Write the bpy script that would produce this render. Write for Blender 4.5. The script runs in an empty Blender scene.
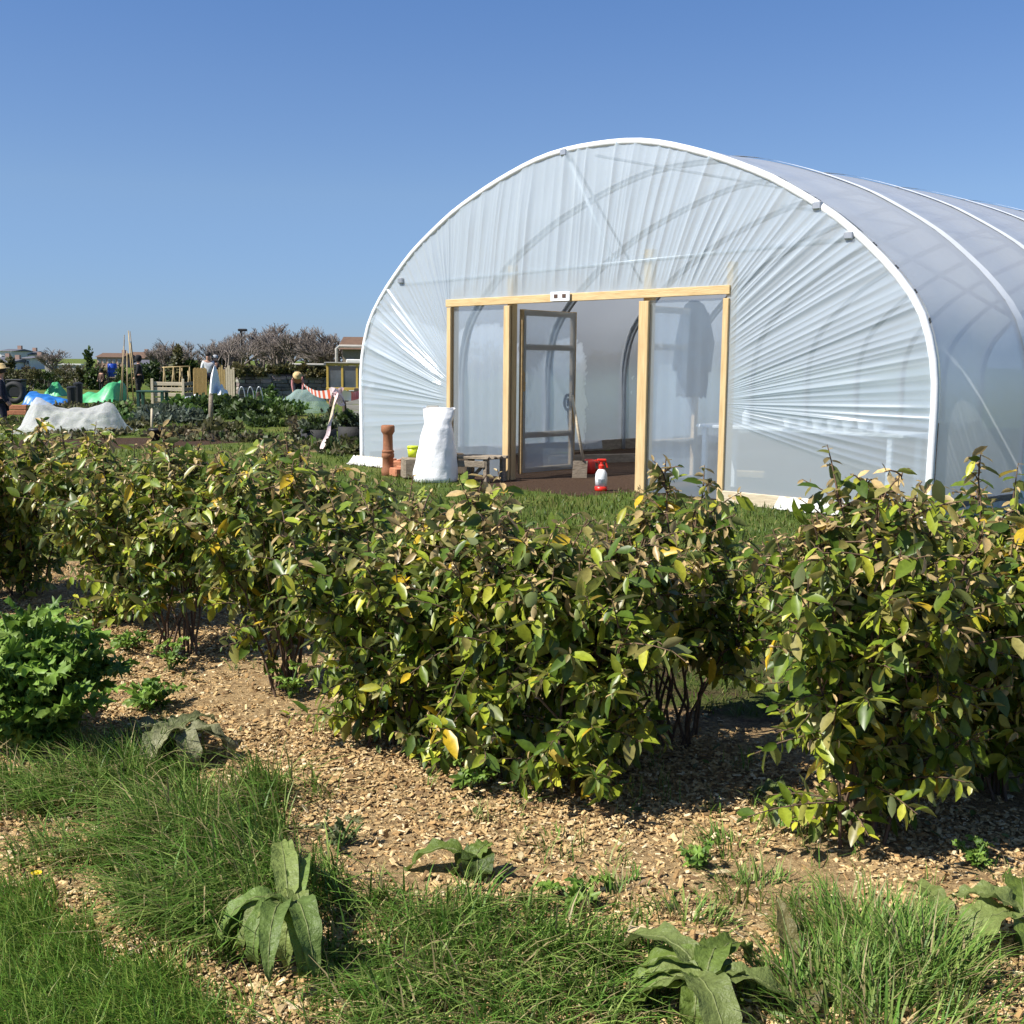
import bpy, math, random
import numpy as np
from mathutils import Vector, Matrix
SC = bpy.context.scene
COL = SC.collection
RNG = np.random.default_rng(7)
random.seed(7)
PI = math.pi
def R(d): return math.radians(d)

# ------------------------------------------------------------------ camera
F, YH, H = 1163.0, 362.0, 1.6
pitch = -math.atan((512 - YH) / F)
roll = R(0.6)
fw = np.array([0, math.cos(pitch), math.sin(pitch)])
up0 = np.array([0, -math.sin(pitch), math.cos(pitch)])
rt0 = np.array([1.0, 0, 0])
rt = rt0 * math.cos(roll) + up0 * math.sin(roll)
up = -rt0 * math.sin(roll) + up0 * math.cos(roll)
cam = bpy.data.objects.new('camera', bpy.data.cameras.new('camera'))
COL.objects.link(cam)
cam.data.sensor_width = 36; cam.data.lens = 36 * F / 1024; cam.data.clip_end = 3000; cam.data.clip_start = .05
M = Matrix(((rt[0], up[0], -fw[0], 0), (rt[1], up[1], -fw[1], 0), (rt[2], up[2], -fw[2], H), (0, 0, 0, 1)))
cam.matrix_world = M
SC.camera = cam
def ray(px, py): return fw + rt * (px - 512) / F + up * (512 - py) / F
def sst(a, b, x):
    t = np.clip((x - a) / (b - a), 0, 1); return t * t * (3 - 2 * t)
ZT = 0.27
def G(x, y):
    q = .68 * x + .733 * y
    return ZT * sst(4.2, 7.4, q) - .008 * np.clip(y - 24, 0, 45)
def gp(px, py):                                   # where a line of sight meets the ground
    d = ray(px, py); t0, t1 = .5, 900.
    for t in np.geomspace(.5, 900, 400):
        if H + d[2] * t < G(d[0] * t, d[1] * t): t1 = t; break
        t0 = t
    for _ in range(30):
        t = (t0 + t1) / 2
        if H + d[2] * t < G(d[0] * t, d[1] * t): t1 = t
        else: t0 = t
    return np.array([d[0] * t, d[1] * t, float(G(d[0] * t, d[1] * t))])
def hp(px, py, dep):                              # point at a depth
    d = ray(px, py); t = dep / d[1]; return np.array([d[0] * t, dep, H + d[2] * t])

# ------------------------------------------------------------------ materials
def nt(name):
    m = bpy.data.materials.new(name); m.use_nodes = True
    t = m.node_tree; t.nodes.clear()
    return m, t, t.nodes.new('ShaderNodeOutputMaterial')
def N(t, typ, **kw):
    n = t.nodes.new(typ)
    for k, v in kw.items():
        if k in n.inputs: n.inputs[k].default_value = v
        else: setattr(n, k, v)
    return n
def noise(t, scale, detail=4, rough=.6, stretch=None, obj=True):
    tc = N(t, 'ShaderNodeTexCoord'); mp = N(t, 'ShaderNodeMapping')
    if stretch: mp.inputs['Scale'].default_value = stretch
    t.links.new(tc.outputs['Object'], mp.inputs[0])
    n = N(t, 'ShaderNodeTexNoise', Scale=scale, Detail=detail, Roughness=rough)
    t.links.new(mp.outputs[0], n.inputs['Vector']); return n
def ramp(t, src, stops):
    r = N(t, 'ShaderNodeValToRGB')
    e = r.color_ramp.elements
    e[0].position, e[0].color = stops[0][0], (*stops[0][1], 1)
    e[1].position, e[1].color = stops[-1][0], (*stops[-1][1], 1)
    for p, c in stops[1:-1]:
        k = e.new(p); k.color = (*c, 1)
    t.links.new(src, r.inputs[0]); return r
def mat(name, c, c2=None, rough=.7, scale=8, stretch=None, bump=.3, bscale=30, metal=0, spec=.4, col=False, transl=0):
    m, t, o = nt(name)
    p = N(t, 'ShaderNodeBsdfPrincipled', Roughness=rough, Metallic=metal)
    p.inputs['Specular IOR Level'].default_value = spec
    n = noise(t, scale, 5, .65, stretch)
    c2 = c2 or tuple(x * .6 for x in c)
    r = ramp(t, n.outputs[0], [(.3, c2), (.7, c)])
    cout = r.outputs[0]
    if col:
        a = N(t, 'ShaderNodeAttribute', attribute_name='Col')
        mx = N(t, 'ShaderNodeMix', data_type='RGBA', blend_type='MULTIPLY'); mx.inputs[0].default_value = 1
        t.links.new(a.outputs['Color'], mx.inputs[6]); t.links.new(cout, mx.inputs[7]); cout = mx.outputs[2]
    t.links.new(cout, p.inputs['Base Color'])
    if bump:
        b = N(t, 'ShaderNodeBump', Strength=bump, Distance=.02)
        n2 = noise(t, bscale, 4, .6, stretch)
        t.links.new(n2.outputs[0], b.inputs['Height']); t.links.new(b.outputs[0], p.inputs['Normal'])
    if transl:
        tr = N(t, 'ShaderNodeBsdfTranslucent'); t.links.new(cout, tr.inputs[0])
        mx = N(t, 'ShaderNodeMixShader', Fac=transl)
        t.links.new(p.outputs[0], mx.inputs[1]); t.links.new(tr.outputs[0], mx.inputs[2]); t.links.new(mx.outputs[0], o.inputs[0])
    else: t.links.new(p.outputs[0], o.inputs[0])
    return m
def leafmat(name, rough=.4, transl=.25, spec=.5, under=None, vein=0):
    m, t, o = nt(name)
    a = N(t, 'ShaderNodeAttribute', attribute_name='Col')
    n = noise(t, 60, 3)
    r = ramp(t, n.outputs[0], [(.3, (.72, .72, .72)), (.7, (1.1, 1.1, 1.1))])
    mx = N(t, 'ShaderNodeMix', data_type='RGBA', blend_type='MULTIPLY'); mx.inputs[0].default_value = 1
    t.links.new(a.outputs['Color'], mx.inputs[6]); t.links.new(r.outputs[0], mx.inputs[7]); c = mx.outputs[2]
    if under:
        g = N(t, 'ShaderNodeNewGeometry'); m2 = N(t, 'ShaderNodeMix', data_type='RGBA')
        m2.inputs[7].default_value = (*under, 1)
        mm = N(t, 'ShaderNodeMath', operation='MULTIPLY'); mm.inputs[1].default_value = .3
        t.links.new(g.outputs['Backfacing'], mm.inputs[0]); t.links.new(mm.outputs[0], m2.inputs[0])
        t.links.new(c, m2.inputs[6]); c = m2.outputs[2]
    p = N(t, 'ShaderNodeBsdfPrincipled', Roughness=rough); p.inputs['Specular IOR Level'].default_value = spec
    t.links.new(c, p.inputs['Base Color'])
    if vein:
        b = N(t, 'ShaderNodeBump', Strength=vein, Distance=.01); n2 = noise(t, 45, 3)
        t.links.new(n2.outputs[0], b.inputs['Height']); t.links.new(b.outputs[0], p.inputs['Normal'])
    tr = N(t, 'ShaderNodeBsdfTranslucent'); t.links.new(c, tr.inputs[0])
    ms = N(t, 'ShaderNodeMixShader', Fac=transl)
    t.links.new(p.outputs[0], ms.inputs[1]); t.links.new(tr.outputs[0], ms.inputs[2]); t.links.new(ms.outputs[0], o.inputs[0])
    return m
def film(name, dens, edge, gloss=.16, rough=.18, tint=(.86, .9, .93), bump=.0, bs=3, stretch=None):
    m, t, o = nt(name)
    df = N(t, 'ShaderNodeBsdfDiffuse', Color=(*tint, 1)); tl = N(t, 'ShaderNodeBsdfTranslucent', Color=(*tint, 1))
    d = N(t, 'ShaderNodeMixShader', Fac=.56); t.links.new(df.outputs[0], d.inputs[1]); t.links.new(tl.outputs[0], d.inputs[2])
    tp = N(t, 'ShaderNodeBsdfTransparent', Color=(.93, .96, .98, 1))
    lw = N(t, 'ShaderNodeLayerWeight', Blend=.35)
    mr = N(t, 'ShaderNodeMapRange'); mr.inputs[3].default_value = dens; mr.inputs[4].default_value = edge
    t.links.new(lw.outputs['Facing'], mr.inputs[0])
    a = N(t, 'ShaderNodeMixShader'); t.links.new(mr.outputs[0], a.inputs[0])
    t.links.new(tp.outputs[0], a.inputs[1]); t.links.new(d.outputs[0], a.inputs[2])
    gl = N(t, 'ShaderNodeBsdfGlossy', Roughness=rough, Color=(1, 1, 1, 1))
    fr = N(t, 'ShaderNodeMapRange'); fr.inputs[3].default_value = gloss * .35; fr.inputs[4].default_value = min(1, gloss * 3)
    lf = N(t, 'ShaderNodeLayerWeight', Blend=.3)
    t.links.new(lf.outputs['Fresnel'], fr.inputs[0])
    b = N(t, 'ShaderNodeMixShader'); t.links.new(fr.outputs[0], b.inputs[0])
    t.links.new(a.outputs[0], b.inputs[1]); t.links.new(gl.outputs[0], b.inputs[2]); t.links.new(b.outputs[0], o.inputs[0])
    if bump:
        bp = N(t, 'ShaderNodeBump', Strength=bump, Distance=.05); n = noise(t, bs, 3, .5, stretch)
        t.links.new(n.outputs[0], bp.inputs['Height'])
        for q in (df, tl, gl, lf, lw): t.links.new(bp.outputs[0], q.inputs['Normal'])
    return m
MT = dict(
    film=film('polythene_front', .54, .74, .15, .2, (.8, .91, .98)),
    roof=film('polythene_cover', .77, .9, .2, .26, (.88, .92, .97), bump=.12, bs=2.2),
    panel=film('polythene_panel', .3, .48, .12, .2, (.66, .8, .95), bump=.1, bs=4),
    net=film('net', .24, .5, .02, .5, (.55, .72, .66), .6, 30),
    fleece=film('fleece', .4, .72, .03, .5, (.84, .84, .84), .6, 9),
    white=mat('white_plastic', (.82, .84, .85), (.74, .76, .78), .45, bump=.1),
    sack=mat('woven_sack', (.86, .86, .87), (.8, .8, .82), .55, scale=6, bump=.35, bscale=14),
    sheet=mat('white_sheet', (.86, .86, .84), (.74, .75, .74), .5, scale=3, bump=.4, bscale=6),
    galv=mat('galvanised', (.5, .52, .54), (.38, .4, .42), .4, metal=.7, bump=.1),
    wood=mat('sawn_timber', (.66, .49, .26), (.46, .31, .145), .7, 3, (9, 9, .8), .3, 12),
    woodx=mat('sawn_timber_cross', (.66, .49, .26), (.48, .33, .15), .7, 4, (1, 1, 9), .3, 12),
    doorwood=mat('shaded_timber', (.42, .29, .14), (.28, .18, .08), .75, 5, (4, 4, 4), .3, 15),  # older brown door timber, with the doorway shade put into its colour
    tapewhite=mat('pink_white_tape', (.82, .76, .76), (.7, .42, .4), .45, 5, bump=.1),
    skirt=mat('muddy_film', (.6, .6, .58), (.4, .38, .34), .5, 5, bump=.4, bscale=8),
    oldwood=mat('weathered_timber', (.3, .25, .19), (.17, .13, .09), .85, 5, (2, 2, 6), .5, 15),
    greywood=mat('grey_boards', (.42, .4, .36), (.3, .28, .25), .85, 4, (1, 1, 12), .4, 14),
    darkwood=mat('dark_timber', (.10, .075, .05), (.05, .035, .025), .8, 5, (4, 4, 1), .4, 15),
    terra=mat('terracotta', (.33, .14, .065), (.2, .08, .04), .8, 9, bump=.3, bscale=25),
    brick=mat('orange_brick', (.5, .2, .1), (.34, .13, .07), .85, 14, bump=.4, bscale=40),
    black=mat('black_plastic', (.022, .022, .024), (.012, .012, .013), .5, bump=.1),
    rubber=mat('rubber', (.03, .03, .03), (.015, .015, .016), .75, bump=.3),
    bark=mat('twig_bark', (.16, .10, .06), (.08, .05, .035), .85, 20, bump=.4),
    greybark=mat('grey_bark', (.26, .22, .195), (.17, .14, .12), .9, 5, bump=.4),
    blue=mat('blue_tarpaulin', (.03, .2, .55), (.02, .12, .4), .4, 3, bump=.6, bscale=5, spec=.6),
    bluebar=mat('blue_plastic', (.02, .07, .42), (.015, .05, .3), .35, bump=.05),
    green=mat('green_tarpaulin', (.1, .5, .2), (.05, .3, .11), .45, 3, bump=.7, bscale=5, spec=.5),
    dgreen=mat('dark_green_paint', (.02, .07, .045), (.01, .04, .03), .5, bump=.1),
    reed=mat('reed_screen', (.5, .36, .15), (.32, .21, .08), .85, 6, (30, 30, 1), .6, 8),
    cane=mat('bamboo', (.48, .36, .17), (.33, .23, .1), .6, 6, bump=.1),
    pale=mat('pale_timber', (.6, .52, .38), (.45, .37, .25), .75, 5, (1, 1, 8), .3, 12),
    stone=mat('slate_stone', (.3, .275, .245), (.13, .122, .115), .85, 3, bump=.7, bscale=12, col=True),
    render=mat('white_render', (.72, .7, .66), (.62, .6, .57), .8, 2, bump=.1),
    pink=mat('pink_brick', (.45, .3, .24), (.34, .22, .17), .85, 2, bump=.1),
    slate=mat('slate_roof', (.13, .13, .15), (.08, .08, .095), .7, 2, bump=.2),
    tile=mat('brown_roof', (.17, .1, .06), (.1, .06, .04), .8, 3, bump=.3),
    glass=mat('window_glass', (.1, .12, .14), (.05, .06, .07), .1, 2, bump=0, spec=.8),
    yellow=mat('yellow_timber', (.55, .38, .08), (.42, .27, .05), .6, 4, bump=.2),
    red=mat('red_plastic', (.62, .03, .015), (.5, .02, .01), .35, bump=.05),
    lime=mat('lime_plastic', (.55, .62, .03), (.42, .5, .02), .4, bump=.05),
    navy=mat('navy_cloth', (.02, .022, .04), (.012, .013, .025), .9, 15, bump=.4),
    coat=mat('dark_coat', (.03, .04, .06), (.018, .022, .035), .9, 8, bump=.5, bscale=10),
    shirt=mat('white_cloth', (.75, .75, .74), (.62, .62, .62), .9, 15, bump=.4),
    pinkcloth=mat('pink_cloth', (.55, .24, .24), (.42, .17, .17), .9, 15, bump=.4),
    blackcloth=mat('black_cloth', (.015, .015, .017), (.008, .008, .01), .9, 15, bump=.4),
    brown=mat('brown_cloth', (.12, .07, .05), (.07, .04, .03), .9, 15, bump=.4),
    skin=mat('skin', (.5, .29, .2), (.42, .23, .16), .6, 10, bump=.05),
    hair=mat('dark_hair', (.02, .014, .01), (.01, .007, .005), .6, 40, bump=.4),
    straw=mat('straw', (.6, .44, .22), (.45, .32, .14), .8, 40, bump=.5),
    greycap=mat('grey_felt', (.4, .41, .43), (.3, .31, .33), .9, 20, bump=.2),
    leaf=leafmat('elaeagnus_leaf', .38, .34, .45, (.34, .33, .2)),
    herb=leafmat('herb_leaf', .5, .3, .35),
    dock=leafmat('dock_leaf', .5, .35, .35, vein=.9),
    blade=leafmat('grass_blade', .5, .3, .3),
    chip=mat('wood_chips', (1.1, 1.1, 1.1), (.7, .7, .7), .9, 40, bump=.3, bscale=80, col=True, spec=.15),
    soil=mat('dark_soil', (.075, .045, .03), (.035, .02, .013), .95, 9, bump=1, bscale=25, spec=.1),
    flower=mat('yellow_petals', (.8, .6, .02), (.7, .48, .01), .6, 20, bump=.1),
    dry=mat('dry_leaf', (.6, .45, .25), (.45, .32, .17), .8, 20, bump=.2),
)

# ------------------------------------------------------------------ mesh helpers
def mesh_from(name, V, loops, starts, mats, colv=None, smooth=True, midx=None):
    me = bpy.data.meshes.new(name)
    V = np.asarray(V, np.float32); loops = np.asarray(loops, np.int32); starts = np.asarray(starts, np.int32)
    me.vertices.add(len(V)); me.vertices.foreach_set('co', V.ravel())
    me.loops.add(len(loops)); me.loops.foreach_set('vertex_index', loops)
    me.polygons.add(len(starts)); me.polygons.foreach_set('loop_start', starts)
    for m in (mats if isinstance(mats, (list, tuple)) else [mats]): me.materials.append(m)
    if midx is not None: me.polygons.foreach_set('material_index', np.asarray(midx, np.int32))
    me.polygons.foreach_set('use_smooth', np.full(len(starts), smooth, bool))
    me.update(calc_edges=True); me.validate()
    if colv is not None:
        a = me.color_attributes.new('Col', 'FLOAT_COLOR', 'POINT')
        c = np.ones((len(V), 4), np.float32); c[:, :3] = colv
        a.data.foreach_set('color', c.ravel())
    return me
def link(name, me, parent=None):
    o = bpy.data.objects.new(name, me); COL.objects.link(o)
    if parent is not None: o.parent = parent
    return o
def org(parent):
    v = np.zeros(3)
    while parent is not None: v += np.array(parent.location); parent = parent.parent
    return v
class MB:
    def __init__(s): s.v = []; s.l = []; s.st = []; s.n = 0; s.c = []; s.cur = (1, 1, 1); s.mi = []; s.m = 0
    def add(s, V, Fs):
        V = np.asarray(V, float); b = s.n
        s.v.append(V); s.n += len(V); s.c.append(np.tile(np.array(s.cur, float), (len(V), 1)))
        for f in Fs: s.st.append(len(s.l)); s.l.extend(int(b + i) for i in f); s.mi.append(s.m)
        return s
    def box(s, c, size, rz=0, mtx=None, bev=0, jit=0):
        x, y, z = np.array(size) / 2.
        if bev <= 0:
            V = np.array([[a, b, d] for a in (-x, x) for b in (-y, y) for d in (-z, z)])
            Fs = [(0, 1, 3, 2), (4, 6, 7, 5), (0, 4, 5, 1), (2, 3, 7, 6), (0, 2, 6, 4), (1, 5, 7, 3)]
        else:
            e = min(bev, x * .9, y * .9, z * .9)
            lv = [(-z, e), (-z + e, 0), (z - e, 0), (z, e)]; V = []
            for zz, i in lv:
                X, Y = x - i, y - i
                V += [(-X + e, -Y, zz), (X - e, -Y, zz), (X, -Y + e, zz), (X, Y - e, zz), (X - e, Y, zz), (-X + e, Y, zz), (-X, Y - e, zz), (-X, -Y + e, zz)]
            V = np.array(V)
            Fs = [tuple(range(7, -1, -1)), tuple(range(24, 32))]
            for k in range(3):
                for i in range(8):
                    j = (i + 1) % 8; Fs.append((k * 8 + i, k * 8 + j, k * 8 + 8 + j, k * 8 + 8 + i))
        if jit: V = V + np.random.default_rng(s.n + 3).uniform(-jit, jit, V.shape)
        if mtx is not None: V = V @ np.array(mtx).T
        cz, sz = math.cos(rz), math.sin(rz)
        V = V @ np.array([[cz, sz, 0], [-sz, cz, 0], [0, 0, 1]])
        return s.add(V + np.array(c), Fs)
    def beam(s, a, b, w, d, upv=(0, 0, 1), bev=.004):          # rectangular bar from a to b
        a = np.array(a, float); b = np.array(b, float); y = b - a; L = np.linalg.norm(y); y /= L
        x = np.cross(y, upv); x /= np.linalg.norm(x); z = np.cross(x, y)
        return s.box((a + b) / 2, (w, L, d), mtx=np.column_stack([x, y, z]), bev=bev)
    def tube(s, pts, r, n=8, cap=True):
        P = np.asarray(pts, float); k = len(P); r = np.broadcast_to(r, (k,))
        T = np.gradient(P, axis=0); T /= np.linalg.norm(T, axis=1)[:, None] + 1e-9
        ref = np.array([0, 0, 1.]) if abs(T[0][2]) < .9 else np.array([1., 0, 0])
        x = np.cross(T[0], ref); x /= np.linalg.norm(x); V = []
        for i in range(k):
            x = x - T[i] * np.dot(x, T[i]); x /= np.linalg.norm(x); y = np.cross(T[i], x)
            for j in range(n):
                a = 2 * PI * j / n; V.append(P[i] + r[i] * (x * math.cos(a) + y * math.sin(a)))
        Fs = [(i * n + j, i * n + (j + 1) % n, (i + 1) * n + (j + 1) % n, (i + 1) * n + j) for i in range(k - 1) for j in range(n)]
        if cap: Fs += [tuple(range(n - 1, -1, -1)), tuple(range((k - 1) * n, k * n))]
        return s.add(V, Fs)
    def lathe(s, c, prof, n=20, sx=1, sy=1, cap=True):
        V = [(c[0] + r * math.cos(2 * PI * j / n) * sx, c[1] + r * math.sin(2 * PI * j / n) * sy, c[2] + z) for r, z in prof for j in range(n)]
        k = len(prof)
        Fs = [(i * n + j, i * n + (j + 1) % n, (i + 1) * n + (j + 1) % n, (i + 1) * n + j) for i in range(k - 1) for j in range(n)]
        if cap: Fs += [tuple(range(n - 1, -1, -1)), tuple(range((k - 1) * n, k * n))]
        return s.add(V, Fs)
    def grid(s, P):
        P = np.asarray(P, float); a, b = P.shape[:2]
        Fs = [(i * b + j, i * b + j + 1, (i + 1) * b + j + 1, (i + 1) * b + j) for i in range(a - 1) for j in range(b - 1)]
        return s.add(P.reshape(-1, 3), Fs)
    def build(s, name, m, parent=None, smooth=False, col=False):
        V = np.concatenate(s.v) - org(parent)
        me = mesh_from(name, V, s.l, s.st, m, np.concatenate(s.c) if col else None, smooth, s.mi if isinstance(m, (list, tuple)) else None)
        return link(name, me, parent)
def tag(o, label=None, cat=None, group=None, kind=None):
    for k, v in (('label', label), ('category', cat), ('group', group), ('kind', kind)):
        if v: o[k] = v
    return o
def thing(name, loc, label, cat, group=None):
    o = bpy.data.objects.new(name, None); COL.objects.link(o)
    o.location = tuple(float(v) for v in loc); o.empty_display_size = .1
    return tag(o, label, cat, group)
def solid(mb, name, m, label, cat, loc, group=None, smooth=False, col=False):   # a thing that is one mesh, origin at its base
    o = mb.build(name, m, None, smooth, col)
    l = np.array(loc, float); n = len(o.data.vertices); co = np.empty(n * 3, np.float32)
    o.data.vertices.foreach_get('co', co); co = co.reshape(-1, 3) - l; o.data.vertices.foreach_set('co', co.astype(np.float32).ravel())
    o.data.update()
    o.location = tuple(l); return tag(o, label, cat, group)
def inst(tv, tf, pos, X, Y, Z, scl, cols):           # many copies of one small template in ONE mesh
    n = len(pos); k = len(tv); tv = np.asarray(tv, float)
    S = np.asarray(scl, float)
    if S.ndim == 1: S = S[:, None].repeat(3, 1)
    V = (pos[:, None, :] + X[:, None, :] * (tv[None, :, 0] * S[:, None, 0])[..., None] + Y[:, None, :] * (tv[None, :, 1] * S[:, None, 1])[..., None]
         + Z[:, None, :] * (tv[None, :, 2] * S[:, None, 2])[..., None]).reshape(-1, 3)
    fl = np.concatenate([np.array(f) for f in tf]); tot = np.array([len(f) for f in tf])
    st = np.concatenate([[0], np.cumsum(tot)[:-1]])
    L = (np.arange(n)[:, None] * k + fl[None, :]).ravel()
    ST = (np.arange(n)[:, None] * len(fl) + st[None, :]).ravel()
    C = np.repeat(np.asarray(cols, float), k, axis=0)
    return V, L, ST, C
def merge(parts):
    V = []; L = []; S = []; C = []; nv = nl = 0
    for v, l, s, c in parts:
        V.append(v); L.append(l + nv); S.append(s + nl); C.append(c); nv += len(v); nl += len(l)
    return np.concatenate(V), np.concatenate(L), np.concatenate(S), np.concatenate(C)
def inst_obj(name, data, m, parent=None, smooth=True):
    V, L, S, C = data
    return link(name, mesh_from(name, V - org(parent), L, S, m, C, smooth), parent)
def unit(a): return a / (np.linalg.norm(a, axis=-1, keepdims=True) + 1e-9)
def frames(Y, rng, up=(0, 0, 1), twist=.6):           # leaf frames: Y along the leaf, Z roughly up
    Y = unit(Y); ref = np.array(up, float) + rng.normal(0, twist, Y.shape)
    X = unit(np.cross(Y, ref)); Z = np.cross(X, Y); return X, Y, Z
# leaf template: pointed oval folded along the midrib, tip curling
LV = []; LF = []
for t_, w_ in ((0, 0), (.18, .3), (.45, .5), (.75, .36), (1, 0)):
    z_ = -.16 * t_ * t_
    if w_ == 0: LV.append((0, t_, z_))
    else: LV += [(-w_, t_, z_ + .08), (0, t_, z_), (w_, t_, z_ + .08)]
LF = [(0, 2, 1), (0, 3, 2), (1, 2, 5, 4), (2, 3, 6, 5), (4, 5, 8, 7), (5, 6, 9, 8), (7, 8, 10), (8, 9, 10)]
QV = [(-.5, 0, 0), (.5, 0, 0), (.35, 1, .12), (-.35, 1, -.1)]; QF = [(0, 1, 2, 3)]   # small tuft leaf for far foliage
BV = [(-.5, 0, -.5), (.5, 0, -.5), (.5, 1, -.5), (-.5, 1, -.5), (-.4, .08, .5), (.42, .03, .5), (.3, .95, .5), (-.38, .9, .5)]
BF = [(4, 5, 6, 7), (0, 1, 5, 4), (1, 2, 6, 5), (2, 3, 7, 6), (3, 0, 4, 7)]
def wob(P, sc, seed):                                  # cheap smooth noise
    r = np.random.default_rng(seed); o = 0
    for k in range(5):
        d = r.normal(0, 1, P.shape[-1]); o = o + np.sin(P @ d * sc * (1 + k * .6) + r.uniform(0, 6)) / (1 + k * .5)
    return o / 2.2

# ------------------------------------------------------------------ tunnel frame of reference
L0 = np.array([-1.9485, 15.0111, ZT]); U = np.array([.73316, -.68005, 0]); A = np.array([.757, .653, 0]); Z3 = np.array([0, 0, 1.])
L0 = L0 + U * .045
def fc(u, s, z): return L0 + U * u + A * s + Z3 * z

# ------------------------------------------------------------------ ground
def region(x, y):
    """mulch, soil, lawn cover of the ground, by place"""
    q = .68 * x + .733 * y; p = .733 * x - .68 * y
    P = np.stack([x, y], -1)
    w = wob(P, 1.3, 3) * .25
    mulch = 1 - sst(4.05, 4.5, q + w * .6 - .25 * np.clip(x, 0, 2))
    ds = wob(P, 1.6, 5) + .5 * wob(P, 5, 6)
    soil = np.zeros_like(x)
    ps = p - .111 * np.clip(q - 9.68, 0, 20)
    inside = (q > 9.62) & (ps > -11.65) & (ps < -4.1) & (q < 26)
    soil = np.maximum(soil, inside * 1.)
    a = gp(560, 480); b = gp(600, 500)
    soil = np.maximum(soil, sst(.9, .4, np.abs(q - 9.6) + .0 * p) * sst(-9.6, -9.2, p) * sst(-7.2, -7.5, p))
    c = gp(160, 441); soil = np.maximum(soil, sst(1.15, .8, np.hypot((x - c[0]) / 2.0, (y - c[1]) / 1.1) + ds * .3))
    c = gp(975, 560); soil = np.maximum(soil, sst(1.2, .7, np.hypot((x - c[0]) / 1.6, (y - c[1]) / 1.2) + ds * .1))
    c = gp(745, 690); soil = np.maximum(soil, .5 * sst(1.2, .7, np.hypot((x - c[0]) / 1.1, (y - c[1]) / .7)))
    c = gp(30, 445); soil = np.maximum(soil, .6 * sst(1.2, .8, np.hypot((x - c[0]) / 2.2, (y - c[1]) / .9)))
    return mulch, soil
def make_ground():
    k = 330
    s = np.linspace(-1, 1, k); xs = np.sinh(s * 6.6) / np.sinh(6.6) * 1400
    ys = xs + 5.0
    X, Y = np.meshgrid(xs, ys, indexing='ij')
    Zg = G(X, Y)
    P = np.stack([X, Y], -1)
    near = sst(40, 12, np.hypot(X, Y))
    Zg = Zg + near * (wob(P, 2.2, 11) * .012 + wob(P, 7, 12) * .006) 
    mu, so = region(X, Y)
    C = np.stack([mu, so, np.zeros_like(mu)], -1).reshape(-1, 3)
    V = np.stack([X, Y, Zg], -1).reshape(-1, 3)
    i, j = np.meshgrid(np.arange(k - 1), np.arange(k - 1), indexing='ij'); i = i.ravel(); j = j.ravel()
    Lp = np.stack([i * k + j, (i + 1) * k + j, (i + 1) * k + j + 1, i * k + j + 1], -1).ravel()
    m, t, o = nt('ground')
    p = N(t, 'ShaderNodeBsdfPrincipled', Roughness=.95); p.inputs['Specular IOR Level'].default_value = .12
    at = N(t, 'ShaderNodeAttribute', attribute_name='Col'); sp = N(t, 'ShaderNodeSeparateColor')
    t.links.new(at.outputs['Color'], sp.inputs[0])
    big = noise(t, .35, 5, .65); mid = noise(t, 3.5, 6, .7); fine = noise(t, 38, 5, .75); fine2 = noise(t, 110, 3, .7)
    grass = ramp(t, big.outputs[0], [(.3, (.06, .105, .018)), (.5, (.11, .15, .028)), (.7, (.19, .18, .05))])
    gm = N(t, 'ShaderNodeMix', data_type='RGBA', blend_type='MULTIPLY'); gm.inputs[0].default_value = 1
    gr = ramp(t, mid.outputs[0], [(.3, (.6, .6, .6)), (.7, (1.15, 1.15, 1.1))])
    t.links.new(grass.outputs[0], gm.inputs[6]); t.links.new(gr.outputs[0], gm.inputs[7])
    mul = ramp(t, fine.outputs[0], [(.28, (.1, .06, .03)), (.42, (.28, .185, .09)), (.58, (.45, .315, .16)), (.76, (.62, .47, .27))])
    soil = ramp(t, fine.outputs[0], [(.3, (.03, .017, .011)), (.55, (.075, .045, .028)), (.8, (.14, .09, .06))])
    def edge(ch, sharp):
        a = N(t, 'ShaderNodeMath', operation='ADD'); b_ = N(t, 'ShaderNodeMath', operation='MULTIPLY_ADD')
        b_.inputs[1].default_value = .9; b_.inputs[2].default_value = -.45
        t.links.new(mid.outputs[0], b_.inputs[0]); t.links.new(sp.outputs[ch], a.inputs[0]); t.links.new(b_.outputs[0], a.inputs[1])
        r_ = N(t, 'ShaderNodeMapRange'); r_.inputs[1].default_value = .5 - sharp; r_.inputs[2].default_value = .5 + sharp
        t.links.new(a.outputs[0], r_.inputs[0]); return r_
    e1 = edge(0, .12); e2 = edge(1, .12)
    x1 = N(t, 'ShaderNodeMix', data_type='RGBA'); t.links.new(e1.outputs[0], x1.inputs[0]); t.links.new(gm.outputs[2], x1.inputs[6]); t.links.new(mul.outputs[0], x1.inputs[7])
    x2 = N(t, 'ShaderNodeMix', data_type='RGBA'); t.links.new(e2.outputs[0], x2.inputs[0]); t.links.new(x1.outputs[2], x2.inputs[6]); t.links.new(soil.outputs[0], x2.inputs[7])
    t.links.new(x2.outputs[2], p.inputs['Base Color'])
    b = N(t, 'ShaderNodeBump', Strength=.9, Distance=.03); t.links.new(fine.outputs[0], b.inputs['Height'])
    b2 = N(t, 'ShaderNodeBump', Strength=.6, Distance=.01); t.links.new(fine2.outputs[0], b2.inputs['Height']); t.links.new(b.outputs[0], b2.inputs['Normal'])
    t.links.new(b2.outputs[0], p.inputs['Normal']); t.links.new(p.outputs[0], o.inputs[0])
    g = link('ground', mesh_from('ground', V, Lp, np.arange(len(i)) * 4, m, C, True)); tag(g, kind='structure')
make_ground()

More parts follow.
